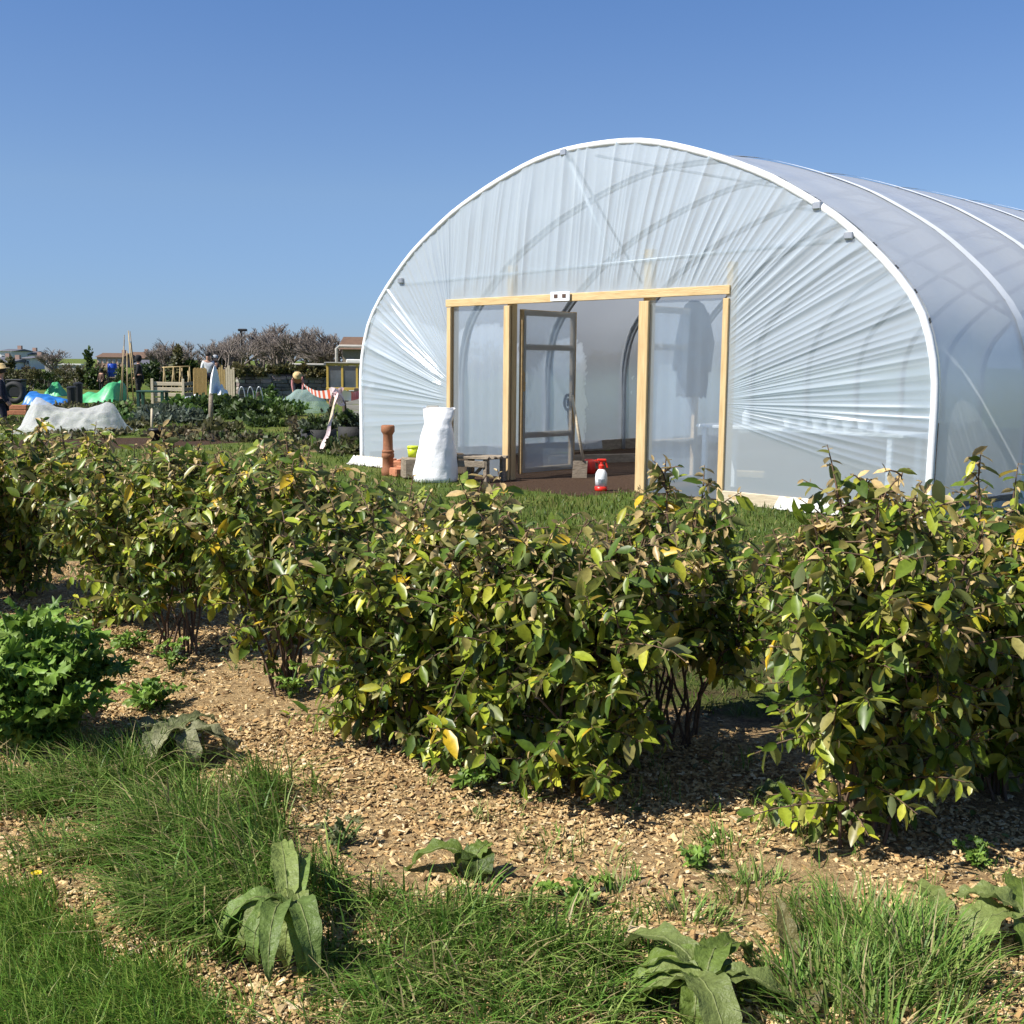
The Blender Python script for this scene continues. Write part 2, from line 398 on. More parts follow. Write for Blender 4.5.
# ------------------------------------------------------------------ wood chips
def in_frame(px, py, n, rng):                          # random ground places spread evenly over a piece of the view
    X = rng.uniform(px[0], px[1], n); Y = rng.uniform(py[0], py[1], n)
    d = fw[None] + rt[None] * ((X - 512) / F)[:, None] + up[None] * ((512 - Y) / F)[:, None]
    t = -H / d[:, 2]
    for _ in range(8):
        x = d[:, 0] * t; y = d[:, 1] * t; t = (G(x, y) - H) / d[:, 2]
    return np.stack([d[:, 0] * t, d[:, 1] * t, G(d[:, 0] * t, d[:, 1] * t)], -1)
def ground_scatter(x0, x1, y0, y1, n, rng):
    x = rng.uniform(x0, x1, n); y = rng.uniform(y0, y1, n); return np.stack([x, y, G(x, y)], -1)
def chips():
    r = np.random.default_rng(21)
    P = ground_scatter(-4.4, 3.6, 1.7, 9, 260000, r)
    q = .68 * P[:, 0] + .733 * P[:, 1]
    keep = (q < 4.15 + r.normal(0, .15, len(q))) & (np.abs(P[:, 0]) < P[:, 1] * .5 + .5)
    P2 = in_frame((-30, 1054), (690, 1060), 26000, r); q2 = .68 * P2[:, 0] + .733 * P2[:, 1]
    P = np.concatenate([P[keep][:95000], P2[q2 < 4.1]]); n = len(P)
    P[:, 2] += r.uniform(-.002, .012, n)
    Y = unit(np.stack([r.normal(0, 1, n), r.normal(0, 1, n), r.normal(0, .28, n)], -1)); X, Y, Z = frames(Y, r, twist=.3)
    big = r.random(n) ** 3
    S = np.stack([r.uniform(.003, .008, n) + .012 * big, r.uniform(.007, .016, n) + .022 * big, r.uniform(.0015, .004, n)], -1)
    base = np.array([[.47, .32, .15], [.57, .42, .22], [.37, .23, .1], [.2, .125, .06], [.66, .53, .33]])
    C = base[r.choice(5, n, p=[.36, .22, .21, .13, .08])] * r.uniform(.85, 1.3, (n, 1))
    o = inst_obj('wood_chip_mulch', inst(BV, BF, P, X, Y, Z, S, C), MT['chip'], smooth=False)
    tag(o, 'pale tan wood chip mulch spread under the hedge and across the foreground', 'mulch', kind='stuff')
chips()

def litter():
    r = np.random.default_rng(44); P = ground_scatter(-4, 3.4, 1.9, 8.6, 9000, r); q = .68 * P[:, 0] + .733 * P[:, 1]
    P = P[(q < 4.4) & (np.abs(P[:, 0]) < P[:, 1] * .5 + .4) & (wob(P[:, :2], 2.5, 8) + r.normal(0, .4, len(P)) > .1)][:2600]; n = len(P); P[:, 2] += r.uniform(.008, .03, n)
    Y = unit(np.stack([r.normal(0, 1, n), r.normal(0, 1, n), r.normal(0, .25, n)], -1)); X, Y, Z = frames(Y, r, twist=.35)
    s = r.uniform(.018, .05, n); pal = np.array([[.3, .19, .09], [.2, .12, .06], [.42, .3, .14], [.1, .14, .04], [.14, .2, .05], [.5, .42, .25]])
    tag(inst_obj('leaf_litter', inst(LV, LF, P, X, Y, Z, np.stack([s * .45, s, s], -1), pal[r.choice(6, n, p=[.26, .2, .2, .14, .1, .1])] * r.uniform(.7, 1.2, (n, 1))), MT['herb']),
        'fallen brown leaves and tiny green seedlings strewn over the wood chips', 'leaf litter', kind='stuff')
litter()

# ------------------------------------------------------------------ grass
def blades(P, h, w, lean, leandir, rng, cols):
    n = len(P); d = np.stack([np.cos(leandir), np.sin(leandir), 0 * leandir], -1)
    side = np.stack([-d[:, 1], d[:, 0], 0 * leandir], -1)
    ts = np.array([0, .35, .7, 1.0]); ws = np.array([.5, .45, .3, .03])
    V = np.zeros((n, 8, 3)); dr = lean
    for k, (t, ww) in enumerate(zip(ts, ws)):
        c = P + d * (h * dr * t ** 1.8)[:, None]; c[:, 2] += h * (t - .38 * np.minimum(dr, 1.5) * t ** 2.4)
        V[:, 2 * k] = c - side * (w * ww)[:, None]; V[:, 2 * k + 1] = c + side * (w * ww)[:, None]
    f = np.array([[0, 1, 3, 2], [2, 3, 5, 4], [4, 5, 7, 6]])
    Lp = (np.arange(n)[:, None, None] * 8 + f[None]).ravel()
    return V.reshape(-1, 3), Lp, np.arange(n * 3) * 4, np.repeat(cols, 8, axis=0)
def gcols(n, rng, base, alt, p):
    c = np.where((rng.random(n) < p)[:, None], np.array(alt), np.array(base)) * rng.uniform(.7, 1.3, (n, 1)); return c
def long_grass():
    r = np.random.default_rng(5); out = []
    #  px, py, radius, count, lean direction (deg), height
    B = [(110, 800, .36, 2600, 220, .27), (190, 850, .4, 3000, 225, .3), (235, 900, .36, 2500, 230, .3), (150, 765, .26, 1300, 215, .24),
         (265, 800, .24, 900, 250, .24), (60, 745, .24, 800, 200, .2), (215, 935, .25, 1000, 240, .26), (75, 860, .2, 400, 215, .2),
         (400, 960, .3, 1900, 250, .24), (480, 930, .3, 1700, 300, .22), (560, 965, .36, 2200, 280, .24), (450, 1015, .4, 2200, 260, .24),
         (600, 1015, .2, 500, 300, .2), (365, 905, .16, 500, 260, .2), (520, 1060, .5, 1800, 270, .24), (350, 1040, .3, 1000, 250, .22),
         (865, 950, .26, 1900, None, .26), (920, 985, .26, 1700, None, .27), (835, 1000, .24, 1300, None, .24), (760, 895, .18, 420, None, .16),
         (730, 850, .14, 240, None, .15), (690, 925, .16, 300, None, .14), (780, 830, .1, 160, None, .18), (890, 1050, .4, 1500, None, .26), (620, 900, .2, 240, None, .12),
         (20, 690, .3, 500, 210, .2), (-20, 800, .3, 700, 200, .25), (1000, 880, .12, 80, None, .1), (560, 850, .3, 160, None, .08)]
    for px, py, rad, n, ld, h in B:
        rad *= .7; n = int(n * (.56 if px < 300 else .42)); h *= 1.0 if px < 300 else .78
        c = gp(px, py); a = r.uniform(0, 2 * PI, n); q = rad * np.sqrt(r.random(n)) * (1 + .25 * np.sin(3 * a + px))
        # tussocks: blades root in small tufts
        k = max(6, n // 28); tx = r.uniform(0, 2 * PI, k); tq = rad * np.sqrt(r.random(k)); T = np.stack([tq * np.cos(tx) * 1.25, tq * np.sin(tx)], -1)
        T = T[(k * r.random(n) ** 1.6).astype(int)] + r.normal(0, .024, (n, 2))
        x = c[0] + np.where(r.random(n) < .75, T[:, 0], q * np.cos(a)); y = c[1] + np.where(r.random(n) < .75, T[:, 1], q * np.sin(a))
        P = np.stack([x, y, G(x, y) - .005], -1)
        rel = np.hypot(x - c[0], y - c[1]) / rad
        hh = h * r.uniform(.45, 1.25, n) * (1.05 - .35 * np.clip(rel, 0, 1.3))
        if ld is None: th = np.arctan2(y - c[1], x - c[0]) + r.normal(0, .7, n); le = r.uniform(.2, 1.0, n)
        else: th = R(ld) + r.normal(0, 1.05, n); le = r.uniform(.15, 1.4, n)
        cl = gcols(n, r, (.12, .235, .035), (.25, .335, .08), .42)
        dead = r.random(n) < .13; cl[dead] = np.array([.42, .34, .17]) * r.uniform(.7, 1.2, (dead.sum(), 1))
        out.append(blades(P, hh, r.uniform(.003, .0085, n), le, th, r, cl))
    T = in_frame((-60, 1080), (640, 1060), 420, r); q = .68 * T[:, 0] + .733 * T[:, 1]; T = T[(q < 4.1) & (wob(T[:, :2], 1.8, 15) + r.normal(0, .5, len(T)) > .1)]
    P = np.repeat(T, 9, axis=0); n = len(P); P[:, :2] += r.normal(0, .018, (n, 2)); P[:, 2] -= .004
    cl = gcols(n, r, (.12, .23, .035), (.3, .32, .1), .5)
    out.append(blades(P, r.uniform(.03, .13, n), r.uniform(.002, .006, n), r.uniform(.1, 1.3, n), r.uniform(0, 2 * PI, n), r, cl))
    o = inst_obj('long_grass', merge(out), MT['blade']); tag(o, 'long green grass in shaggy tussocks on the mulch in the foreground', 'grass', kind='stuff')
    out = []
    for px, py, rad, n in [(25, 965, .2, 2600), (70, 1010, .22, 2600), (130, 1015, .16, 1300), (5, 915, .14, 1000), (60, 1060, .34, 3000), (190, 1030, .12, 500), (-60, 940, .3, 2000)]:
        c = gp(px, py); a = r.uniform(0, 2 * PI, n); q = rad * np.sqrt(r.random(n)) * (1 + .2 * np.sin(3 * a + py))
        x = c[0] + q * np.cos(a) * 1.2; y = c[1] + q * np.sin(a); P = np.stack([x, y, G(x, y) - .004], -1)
        out.append(blades(P, r.uniform(.04, .12, n), r.uniform(.002, .0045, n), r.uniform(.2, 1.1, n), R(210) + r.normal(0, 1, n), r, gcols(n, r, (.125, .25, .028), (.24, .32, .06), .35)))
    o = inst_obj('lawn_grass', merge(out), MT['blade']); tag(o, 'short bright green turf in the bottom left corner of the foreground', 'grass', kind='stuff')
    # mown and rough grass between the hedge and the tunnel and out on the plots
    n = 110000; P = in_frame((-40, 1060), (418, 760), n, r)
    x, y = P[:, 0], P[:, 1]; q = .68 * x + .733 * y; p = .733 * x - .68 * y
    mu, so = region(x, y)
    keep = (q > 4.3) & (so < .35 + .2 * r.random(n)) & (mu < .5) & ~((q > 9.6) & (p - .111 * (q - 9.68) > -11.75) & (p - .111 * (q - 9.68) < -4)) & (y < 34)
    P = P[keep]; n = len(P); dist = P[:, 1]
    P[:, 2] -= .004
    o = inst_obj('field_grass', blades(P, r.uniform(.03, .085, n) * (.8 + dist * .02), (.003 + dist * .0006) * r.uniform(.7, 1.4, n), r.uniform(.1, 1, n), r.uniform(0, 2 * PI, n), r,
                 gcols(n, r, (.08, .13, .018), (.17, .17, .045), .3)), MT['blade'])
    tag(o, 'rough mown grass between the hedge and the polytunnel', 'grass', kind='stuff')
long_grass()

# ------------------------------------------------------------------ hedge shrubs
def bez(a, b, c, n): t = np.linspace(0, 1, n)[:, None]; return a * (1 - t) ** 2 + 2 * b * t * (1 - t) + c * t ** 2
def shrub(loc, rx, ry, h, seed, label, spikes=(), low=.22, stems=15, dens=1.0, tilt=0.):
    rx *= 1.1
    r = np.random.default_rng(seed); loc = np.array(loc, float)
    t = thing('elaeagnus_shrub', loc, label, 'shrub', 'evergreen shrubs of the hedge')
    mb = MB(); pos = []; drc = []; size = []; tan = []; hgt = []
    tips = []
    for i in range(stems):
        a = i * 2.4 + r.uniform(-.4, .4); q = math.sqrt((i + .5) / stems)
        tip = np.array([rx * q * math.cos(a), ry * q * math.sin(a), h * (1.04 - .26 * q * q) * r.uniform(.86, 1.1)])
        tips.append((tip, 0))
    for sx, sy, sz in spikes: tips.append((np.array([sx, sy, sz]), 1))
    for k in range(9):
        a = r.uniform(0, 2 * PI); q = r.uniform(.1, .9); tips.append((np.array([rx * q * math.cos(a), ry * q * math.sin(a), h * r.uniform(1.0, 1.16) * (1 - .12 * q)]), 1))
    for tip, spike in tips:
        b = np.array([r.normal(0, .055), r.normal(0, .055), -.02])
        if spike == 1 and r.random() < .8: b = np.array([tip[0] * .55, tip[1] * .55, h * r.uniform(.4, .55)])
        mid = b + (tip - b) * np.array([.35, .35, .55]) + np.array([0, 0, .04])
        pts = bez(b, mid, tip, 9); pts[1:-1] += r.normal(0, .012, (7, 3))
        mb.tube(loc + pts, np.linspace(.0075, .0024, 9), 5, False)
        segs = [(pts, .62 if not spike else .4)]
        nt_ = int(r.integers(9, 13) * dens)
        for k in range(nt_):
            tt = r.uniform(low + .04, .97); kk = tt * 8; i0 = int(min(7, kk)); p0 = pts[i0] + (pts[i0 + 1] - pts[i0]) * (kk - i0)
            out = np.array([p0[0] / rx, p0[1] / ry, 0]); out /= np.linalg.norm(out) + .05
            d = out * r.uniform(.25, 1.) + r.normal(0, .5, 3); d[2] = r.uniform(-.45, .8) + .5 * tt; d /= np.linalg.norm(d)
            Ln = r.uniform(.11, .27) * (1.6 - .8 * tt)
            if spike and tt > .7: Ln *= .45
            e = p0 + d * Ln + np.array([0, 0, -.04 * (1 - tt)])
            if e[2] < .07: e[2] = .07 + r.random() * .09
            tp = bez(p0, p0 + d * Ln * .5 + np.array([0, 0, .02]), e, 4); mb.tube(loc + tp, np.linspace(.0038, .0016, 4), 4, False)
            segs.append((tp, 0.0))
        for pts_, t0 in segs:
            Ls = np.linalg.norm(np.diff(pts_, axis=0), axis=1).sum() * (1 - t0)
            nl = max(4, int(Ls / .0148)); ph = r.uniform(0, 6)
            for k in range(nl):
                tt = t0 + (1 - t0) * (k + .6) / nl; kk = tt * (len(pts_) - 1); i0 = int(min(len(pts_) - 2, kk)); ax = pts_[i0 + 1] - pts_[i0]
                p0 = pts_[i0] + ax * (kk - i0); ax = ax / (np.linalg.norm(ax) + 1e-9)
                x = np.cross(ax, (0.31, .2, .93)); x /= np.linalg.norm(x) + 1e-9; y = np.cross(ax, x)
                an = ph + k * 2.4; el = .35 + .9 * tt ** 2 * .6
                dv = (x * math.cos(an) + y * math.sin(an)) * 1.0 + ax * el * .7; dv[2] -= .42; dv = dv + r.normal(0, .28, 3)
                pos.append(p0); drc.append(dv); last = tt > .86
                size.append(r.uniform(.04, .105) * (.5 if last else 1)); tan.append(last); hgt.append(p0[2] / h)
    mb.build('stem', MT['bark'], t, True)
    P = np.array(pos); n = len(P); X, Y, Z = frames(np.array(drc), r, (0, 0, 1), .55)
    hgt = np.array(hgt); tan = np.array(tan); s = np.array(size)
    pal = np.array([[.085, .145, .018], [.16, .23, .022], [.31, .37, .033], [.46, .46, .045]])
    # tone is drawn at random for each leaf; age only picks the few yellow ones
    age = r.random(n)
    C = pal[r.choice(4, n, p=[.36, .3, .22, .12])] * r.uniform(.75, 1.25, (n, 1))
    ol = (r.random(n) < .03 + .08 * hgt); C[ol] = np.array([.3, .27, .08]) * r.uniform(.7, 1.3, (ol.sum(), 1))
    tb = (tan & (r.random(n) < .3 + 1.3 * np.clip(hgt - .45, 0, 1))) | (r.random(n) < 1.1 * np.clip(hgt - .68, 0, 1)); s[tb] *= .72; C[tb] = np.array([.58, .42, .19]) * r.uniform(.6, 1.35, (tb.sum(), 1))
    yl = age < .016; C[yl] = np.array([.72, .5, .035]) * r.uniform(.75, 1.1, (yl.sum(), 1)); s[yl] *= 1.3
    S = np.stack([s * r.uniform(.36, .5, n), s, s], -1)
    inst_obj('foliage', inst(LV, LF, loc + P, X, Y, Z, S, C), MT['leaf'], t)
    return t
def hedge():
    # px, base py, top py, half width, depth half, seed, spikes, label
    rows = [
        (-75, 610, 432, .6, .5, 1, (), 'leafy hedge shrub cut by the left edge of the photo'),
        (25, 596, 438, .62, .5, 2, (), 'dense dark hedge shrub directly in front of the white fleece'),
        (122, 622, 448, .56, .48, 3, (), 'hedge shrub with bronze tips in front of the dark dug soil bed'),
        (182, 652, 456, .52, .46, 4, (), 'hedge shrub with bare lower stems behind the wilted grey-green dock'),
        (285, 692, 466, .52, .46, 5, ((-.1, .1, 1.2),), 'hedge shrub with thin bare stems fanning from its base, before the black planters'),
        (400, 745, 503, .5, .46, 6, (), 'full hedge shrub in front of the white sack and clay chimney pot'),
        (490, 772, 525, .42, .42, 16, (), 'low hedge shrub in front of the small weathered bench'),
        (585, 790, 548, .44, .42, 7, (), 'yellow-speckled hedge shrub lowest at its top, in front of the open doorway'),
        (676, 742, 537, .42, .4, 8, ((-.06, .12, 1.2), (.1, .1, 1.1)), 'dark hedge shrub with tall leafy spikes rising before the coat behind the film'),
        (862, 838, 512, .42, .44, 9, ((.02, .1, 1.2), (-.18, .1, 1.1), (.2, .06, 1.12)), 'big pale-leaved hedge shrub in front of the right end of the tunnel'),
        (985, 790, 518, .46, .44, 10, ((-.08, .05, 1.25),), 'hedge shrub at the right edge with one upright pale leaf at its tip'),
        (1110, 800, 518, .5, .46, 11, (), 'hedge shrub mostly outside the right edge of the photo'),
    ]
    for px, py, ty, rx, ry, sd, sp, lb in rows:
        b = gp(px, py); h = hp(px, ty, b[1])[2] - b[2]
        shrub(b, rx, ry, h, sd, lb, sp, low=.03 if sd not in (8, 4, 5) else (.4 if sd == 8 else .24), stems=13, dens=1.25)
hedge()

# ------------------------------------------------------------------ polytunnel
HALF = [(3.74, 0), (3.745, .6), (3.745, 1.15), (3.69, 1.5), (3.57, 1.82), (3.34, 2.12), (3.05, 2.4), (2.74, 2.65), (2.3, 2.92), (1.95, 3.1), (1.33, 3.34), (.66, 3.52), (0, 3.565)]
CU = 3.75
def arch_pts(n):
    P = np.array([(-x, z) for x, z in HALF] + [(x, z) for x, z in HALF[-2::-1]], float)
    # smooth: Catmull-Rom then resample by length
    Q = []
    for i in range(len(P) - 1):
        p0, p1, p2, p3 = P[max(0, i - 1)], P[i], P[i + 1], P[min(len(P) - 1, i + 2)]
        for t in np.linspace(0, 1, 20, endpoint=False):
            Q.append(.5 * ((2 * p1) + (-p0 + p2) * t + (2 * p0 - 5 * p1 + 4 * p2 - p3) * t ** 2 + (-p0 + 3 * p1 - 3 * p2 + p3) * t ** 3))
    Q.append(P[-1]); Q = np.array(Q)
    s = np.concatenate([[0], np.cumsum(np.linalg.norm(np.diff(Q, axis=0), axis=1))])
    k = np.linspace(0, s[-1], n); Q = np.stack([np.interp(k, s, Q[:, 0]), np.interp(k, s, Q[:, 1])], -1)
    Q[:, 0] += CU; return Q, k
SP, NB = 1.6, 10
def polytunnel():
    T = thing('polytunnel', fc(3.75, 0, 0), 'large new polytunnel of clear polythene over white hoops with a timber door frame', 'polytunnel')
    a, ka = arch_pts(61)
    for k in range(NB + 1):
        mb = MB(); rr =   .036 if k == 0 else .03
        mb.tube([fc(u, k * SP - (.03 if k == 0 else 0), z - .05 if z < .01 else z) for u, z in a], rr, 8)
        mb.build('hoop', MT['white'] if k == 0 else MT['galv'], T, True)
    # white anti-hotspot tape on the outside of each hoop
    for k in range(1, NB + 1):
        mb = MB(); c = np.array([CU, 1.2])
        P = np.array([[fc(*( (lambda q: (q[0], k * SP + s, q[1]))(p + (p - c) / np.linalg.norm(p - c) * .048))) for s in (-.075, .075)] for p in a])
        mb.grid(P).build('hoop_tape', MT['white'], T, True)
    # cover: sags a little between hoops
    b, kb = arch_pts(91); P = []
    for i in range(NB * 8 + 1):
        s = i / 8 * SP; sag = .028 * math.sin(PI * ((i / 8) % 1)) ** 2
        P.append([fc(u + (CU - u) * sag * .25, s, z * (1 - sag * .28 * min(1, z)) + .03) + U * (u - CU) / 3.75 * .03 for u, z in b])
    MB().grid(P).build('cover_film', MT['roof'], T, True)
    # front film, gathered into folds that radiate from the door frame
    n, m = 1900, 26
    O, ko = arch_pts(n); Lt = ko[-1]; fr = ko / Lt
    def fo(u=None, z=None, right=False):
        i = range(n // 2, n) if right else range(0, n // 2)
        i = list(i); d = [abs(O[j][0] - u) if z is None else abs(O[j][1] - z) for j in i]; return fr[i[int(np.argmin(d))]]
    JL, JR, BZ = 1.62, 5.42, 2.0
    kn = [(0, (JL, 0)), (fo(z=.45), (JL, .6)), (fo(z=1.0), (JL, .86)), (fo(z=1.55), (JL, 1.0)), (fo(u=.52), (JL, 1.16)), (fo(u=.93), (JL, 1.42)), (fo(u=1.5), (JL, 1.86)), (fo(u=1.75), (JL, BZ)), (fo(u=2.41), (2.2, BZ)),
          (.5, (3.62, BZ)), (fo(u=5.08, right=True), (4.6, BZ)), (fo(u=5.95, right=True), (5.25, BZ)), (fo(u=6.15, right=True), (JR, BZ)), (fo(u=6.86, right=True), (JR, 1.5)), (fo(z=1.83, right=True), (JR, 1.12)),
          (fo(z=1.2, right=True), (JR, .98)), (fo(z=.6, right=True), (JR, .9)), (fo(z=.22, right=True), (JR, .78)), (1, (JR, 0))]
    kf = np.array([x[0] for x in kn]); ki = np.array([x[1] for x in kn])
    I = np.stack([np.interp(fr, kf, ki[:, 0]), np.interp(fr, kf, ki[:, 1])], -1)
    r = np.random.default_rng(3)
    t = np.linspace(0, 1, m)
    Hh = np.zeros((m, n)); g = fr * Lt
    x = .3
    while x < Lt - .25:
        w = r.uniform(.022, .055); amp = r.uniform(.25, 1) * w * .8 * (1 if r.random() < .8 else 1.6)
        u_, z_ = np.interp(x, g, O[:, 0]), np.interp(x, g, O[:, 1])
        if z_ < .9: amp *= max(0.12, z_ / .9) * (.55 if u_ < CU else 1)
        reach = r.uniform(.75, 1.25) ; near = r.uniform(0, .06)
        env = sst(near, near + .14, t) * (1 - .65 * sst(reach - .35, reach, t)) * (.6 + .4 * t)
        # folds bow a little and merge
        bow = r.normal(0, .008)
        for k in range(m):
            Hh[k] += amp * env[k] * np.exp(-np.abs((g - x - bow * math.sin(PI * t[k])) / (w * (.75 + .3 * t[k]))) ** 1.35)
        x += r.uniform(.04, .1) * (1 if z_ > .6 else 1.3)
    P = np.zeros((m, n, 3))
    for k in range(m):
        uz = I + (O - I) * t[k]
        wide = .006 * np.sin(uz[:, 0] * 3 + uz[:, 1] * 2.2)
        P[k] = L0 + uz[:, :1] * U - A * (.035 + Hh[k] + wide * t[k] * (1 - t[k]) * 4)[:, None] + Z3 * uz[:, 1:2]
    # mesh (numpy for speed)
    i, j = np.meshgrid(np.arange(m - 1), np.arange(n - 1), indexing='ij'); i = i.ravel(); j = j.ravel()
    Lp = np.stack([i * n + j, i * n + j + 1, (i + 1) * n + j + 1, (i + 1) * n + j], -1).ravel()
    link('front_film', mesh_from('front_film', P.reshape(-1, 3) - org(T), Lp, np.arange(len(i)) * 4, MT['film']), T)
    # side panels beside the doorway
    for u0, u1 in ((1.66, 2.5), (4.5, 5.38)):
        us = np.linspace(u0, u1, 24); zs = np.linspace(.02, 1.96, 30)
        MB().grid([[fc(u, -.012 + .006 * math.sin(u * 40) * math.sin(z * 1.5), z) for u in us] for z in zs]).build('side_panel', MT['panel'], T, True)
    # timber door frame
    for u, z1, w in ((1.62, 2.02, .07), (2.55, 2.4, .09), (4.45, 2.47, .105), (5.42, 2.3, .075)):
        MB().beam(fc(u, .035, -.25), fc(u, .035, z1), w, .075, A).build('post', MT['wood'], T)
    MB().beam(fc(1.57, -.045, 2.005), fc(5.46, -.045, 2.035), .03, .085).build('door_beam', MT['woodx'], T)
    for u in (1.62, 5.42): MB().beam(fc(u, -.045, -.02), fc(u, -.045, 1.955), .07, .025, A).build('batten', MT['wood'], T)
    MB().beam(fc(2.55, -.04, -.02), fc(2.55, -.04, 1.955), .1, .03, A).build('batten', MT['wood'], T)
    MB().beam(fc(4.45, -.04, -.02), fc(4.45, -.04, 1.955), .13, .03, A).build('batten', MT['wood'], T)
    # braces and bars
    def bar(name, p, q, rad=.017, m_='galv'): return MB().tube([p, q], rad, 8).build(name, MT[m_], T, True)
    bar('crop_bar', fc(.74, -.012, 2.25), fc(6.66, -.012, 2.43), .022)
    bar('brace', fc(3.36, -.0, 3.5), fc(3.98, .06, 2.34), .02, 'white')
    bar('brace', fc(3.34, .07, 3.5), fc(2.72, 1.95, 2.3), .016)
    bar('brace', fc(6.1, .05, 2.88), fc(7.32, SP, 1.8), .02)
    for u, z in ((3.75, 3.46), (5.95, 2.78)): bar('purlin', fc(u, 0, z), fc(u, NB * SP, z), .016)
    for u, z in ((3.36, 3.53), (6.34, 2.74), (6.66, 2.46), (.78, 2.3)): MB().box(fc(u, -.05, z), (.09, .05, .07), rz=math.atan2(U[1], U[0]), bev=.01).build('clamp', MT['galv'], T)
    # base boards and the folded skirt of the cover
    for u0, u1 in ((-.05, 1.57), (5.47, 7.55)): MB().beam(fc(u0, -.07, .05), fc(u1, -.07, .05), .03, .13).build('base_board', MT['pale'], T)
    for u in (-.02, 7.52): MB().beam(fc(u, .1, .08), fc(u, NB * SP, .08), .03, .16).build('base_rail', MT['oldwood'], T)
    def skirt(p, q, w):
        rs = np.random.default_rng(int(w * 100)); nn = 60; rows = []
        for k in range(6):
            f_ = k / 5; row = []
            for i_ in range(nn):
                c = np.array(p) + (np.array(q) - np.array(p)) * i_ / (nn - 1)
                out = -A if abs(np.dot(np.array(q) - np.array(p), U)) > .5 else (U if np.dot(c - L0, U) > 3 else -U)
                c = c + out * f_ * w * (1 + .15 * math.sin(i_ * .9) + .1 * math.sin(i_ * 2.3)) ; c[2] = float(G(c[0], c[1])) + .1 * (1 - f_) ** 2 + .012 + .008 * math.sin(i_ * 1.3 + k)
                row.append(c)
            rows.append(row)
        MB().grid(rows).build('film_skirt', MT['skirt'], T, True)
    skirt(fc(6.1, -.09, 0), fc(7.6, -.09, 0), .13); skirt(fc(7.57, -.05, 0), fc(7.57, 6, 0), .2); skirt(fc(-.1, -.09, 0), fc(.6, -.09, 0), .12)
    # end wall far away
    e, _ = arch_pts(61)
    mb = MB(); V = [fc(3.75, NB * SP, 0)] + [fc(u, NB * SP, z) for u, z in e]; mb.add(V, [(0, i + 1, i + 2) for i in range(60)]); mb.build('end_film', MT['panel'], T)
    # doors, both folded back inside
    def door(u, w, latch):
        D = bpy.data.objects.new('door', None); COL.objects.link(D); D.parent = T; D.location = tuple(fc(u, .09, 0) - np.array(T.location))
        d = A * math.cos(R(5)) - U * math.sin(R(5)); s0 = fc(u, .09, 0)
        def q(x, z): return s0 + d * x + Z3 * z
        mb = MB(); nrm = np.cross(d, Z3)
        for x in (.03, w - .03): mb.beam(q(x, .06), q(x, 1.92), .045, .07, d)
        for z in (.095, .5, 1.5, 1.885): mb.beam(q(.067, z), q(w - .067, z), .04, .065)
        mb.build('door_frame', MT['doorwood'], D)
        MB().grid([[q(x, z) + nrm * (.026 + .004 * math.sin(9 * x + 4 * z)) for x in np.linspace(.02, w - .02, 12)] for z in np.linspace(.07, 1.91, 14)]).build('door_film', MT['panel'], D, True)
        if latch:
            mb = MB(); c = q(w - .03, .86) + nrm * .07 * -1
            mb.tube([c + d * .06 * math.cos(a) + Z3 * .09 * math.sin(a) for a in np.linspace(0, 2 * PI, 17)], .018, 6)
            mb.tube([c - Z3 * .09, c - Z3 * .3 + d * .03, c - Z3 * .62 + d * .05], .012, 5); mb.box(c - Z3 * .0 + nrm * .03, (.07, .07, .1), bev=.01)
            mb.build('latch', MT['black'], D, True)
    door(2.63, .93, True); door(4.37, .93, False)
    # little white notice on the beam
    S = MB().box(fc(3.37, -.085, 2.03), (.27, .012, .1), rz=math.atan2(U[1], U[0]), bev=.004).build('notice', MT['white'], T)
    for du in (-.055, .06): MB().box(fc(3.37 + du, -.0935, 2.035), (.05, .004, .04), rz=math.atan2(U[1], U[0])).build('mark', MT['brown'], S)
polytunnel()

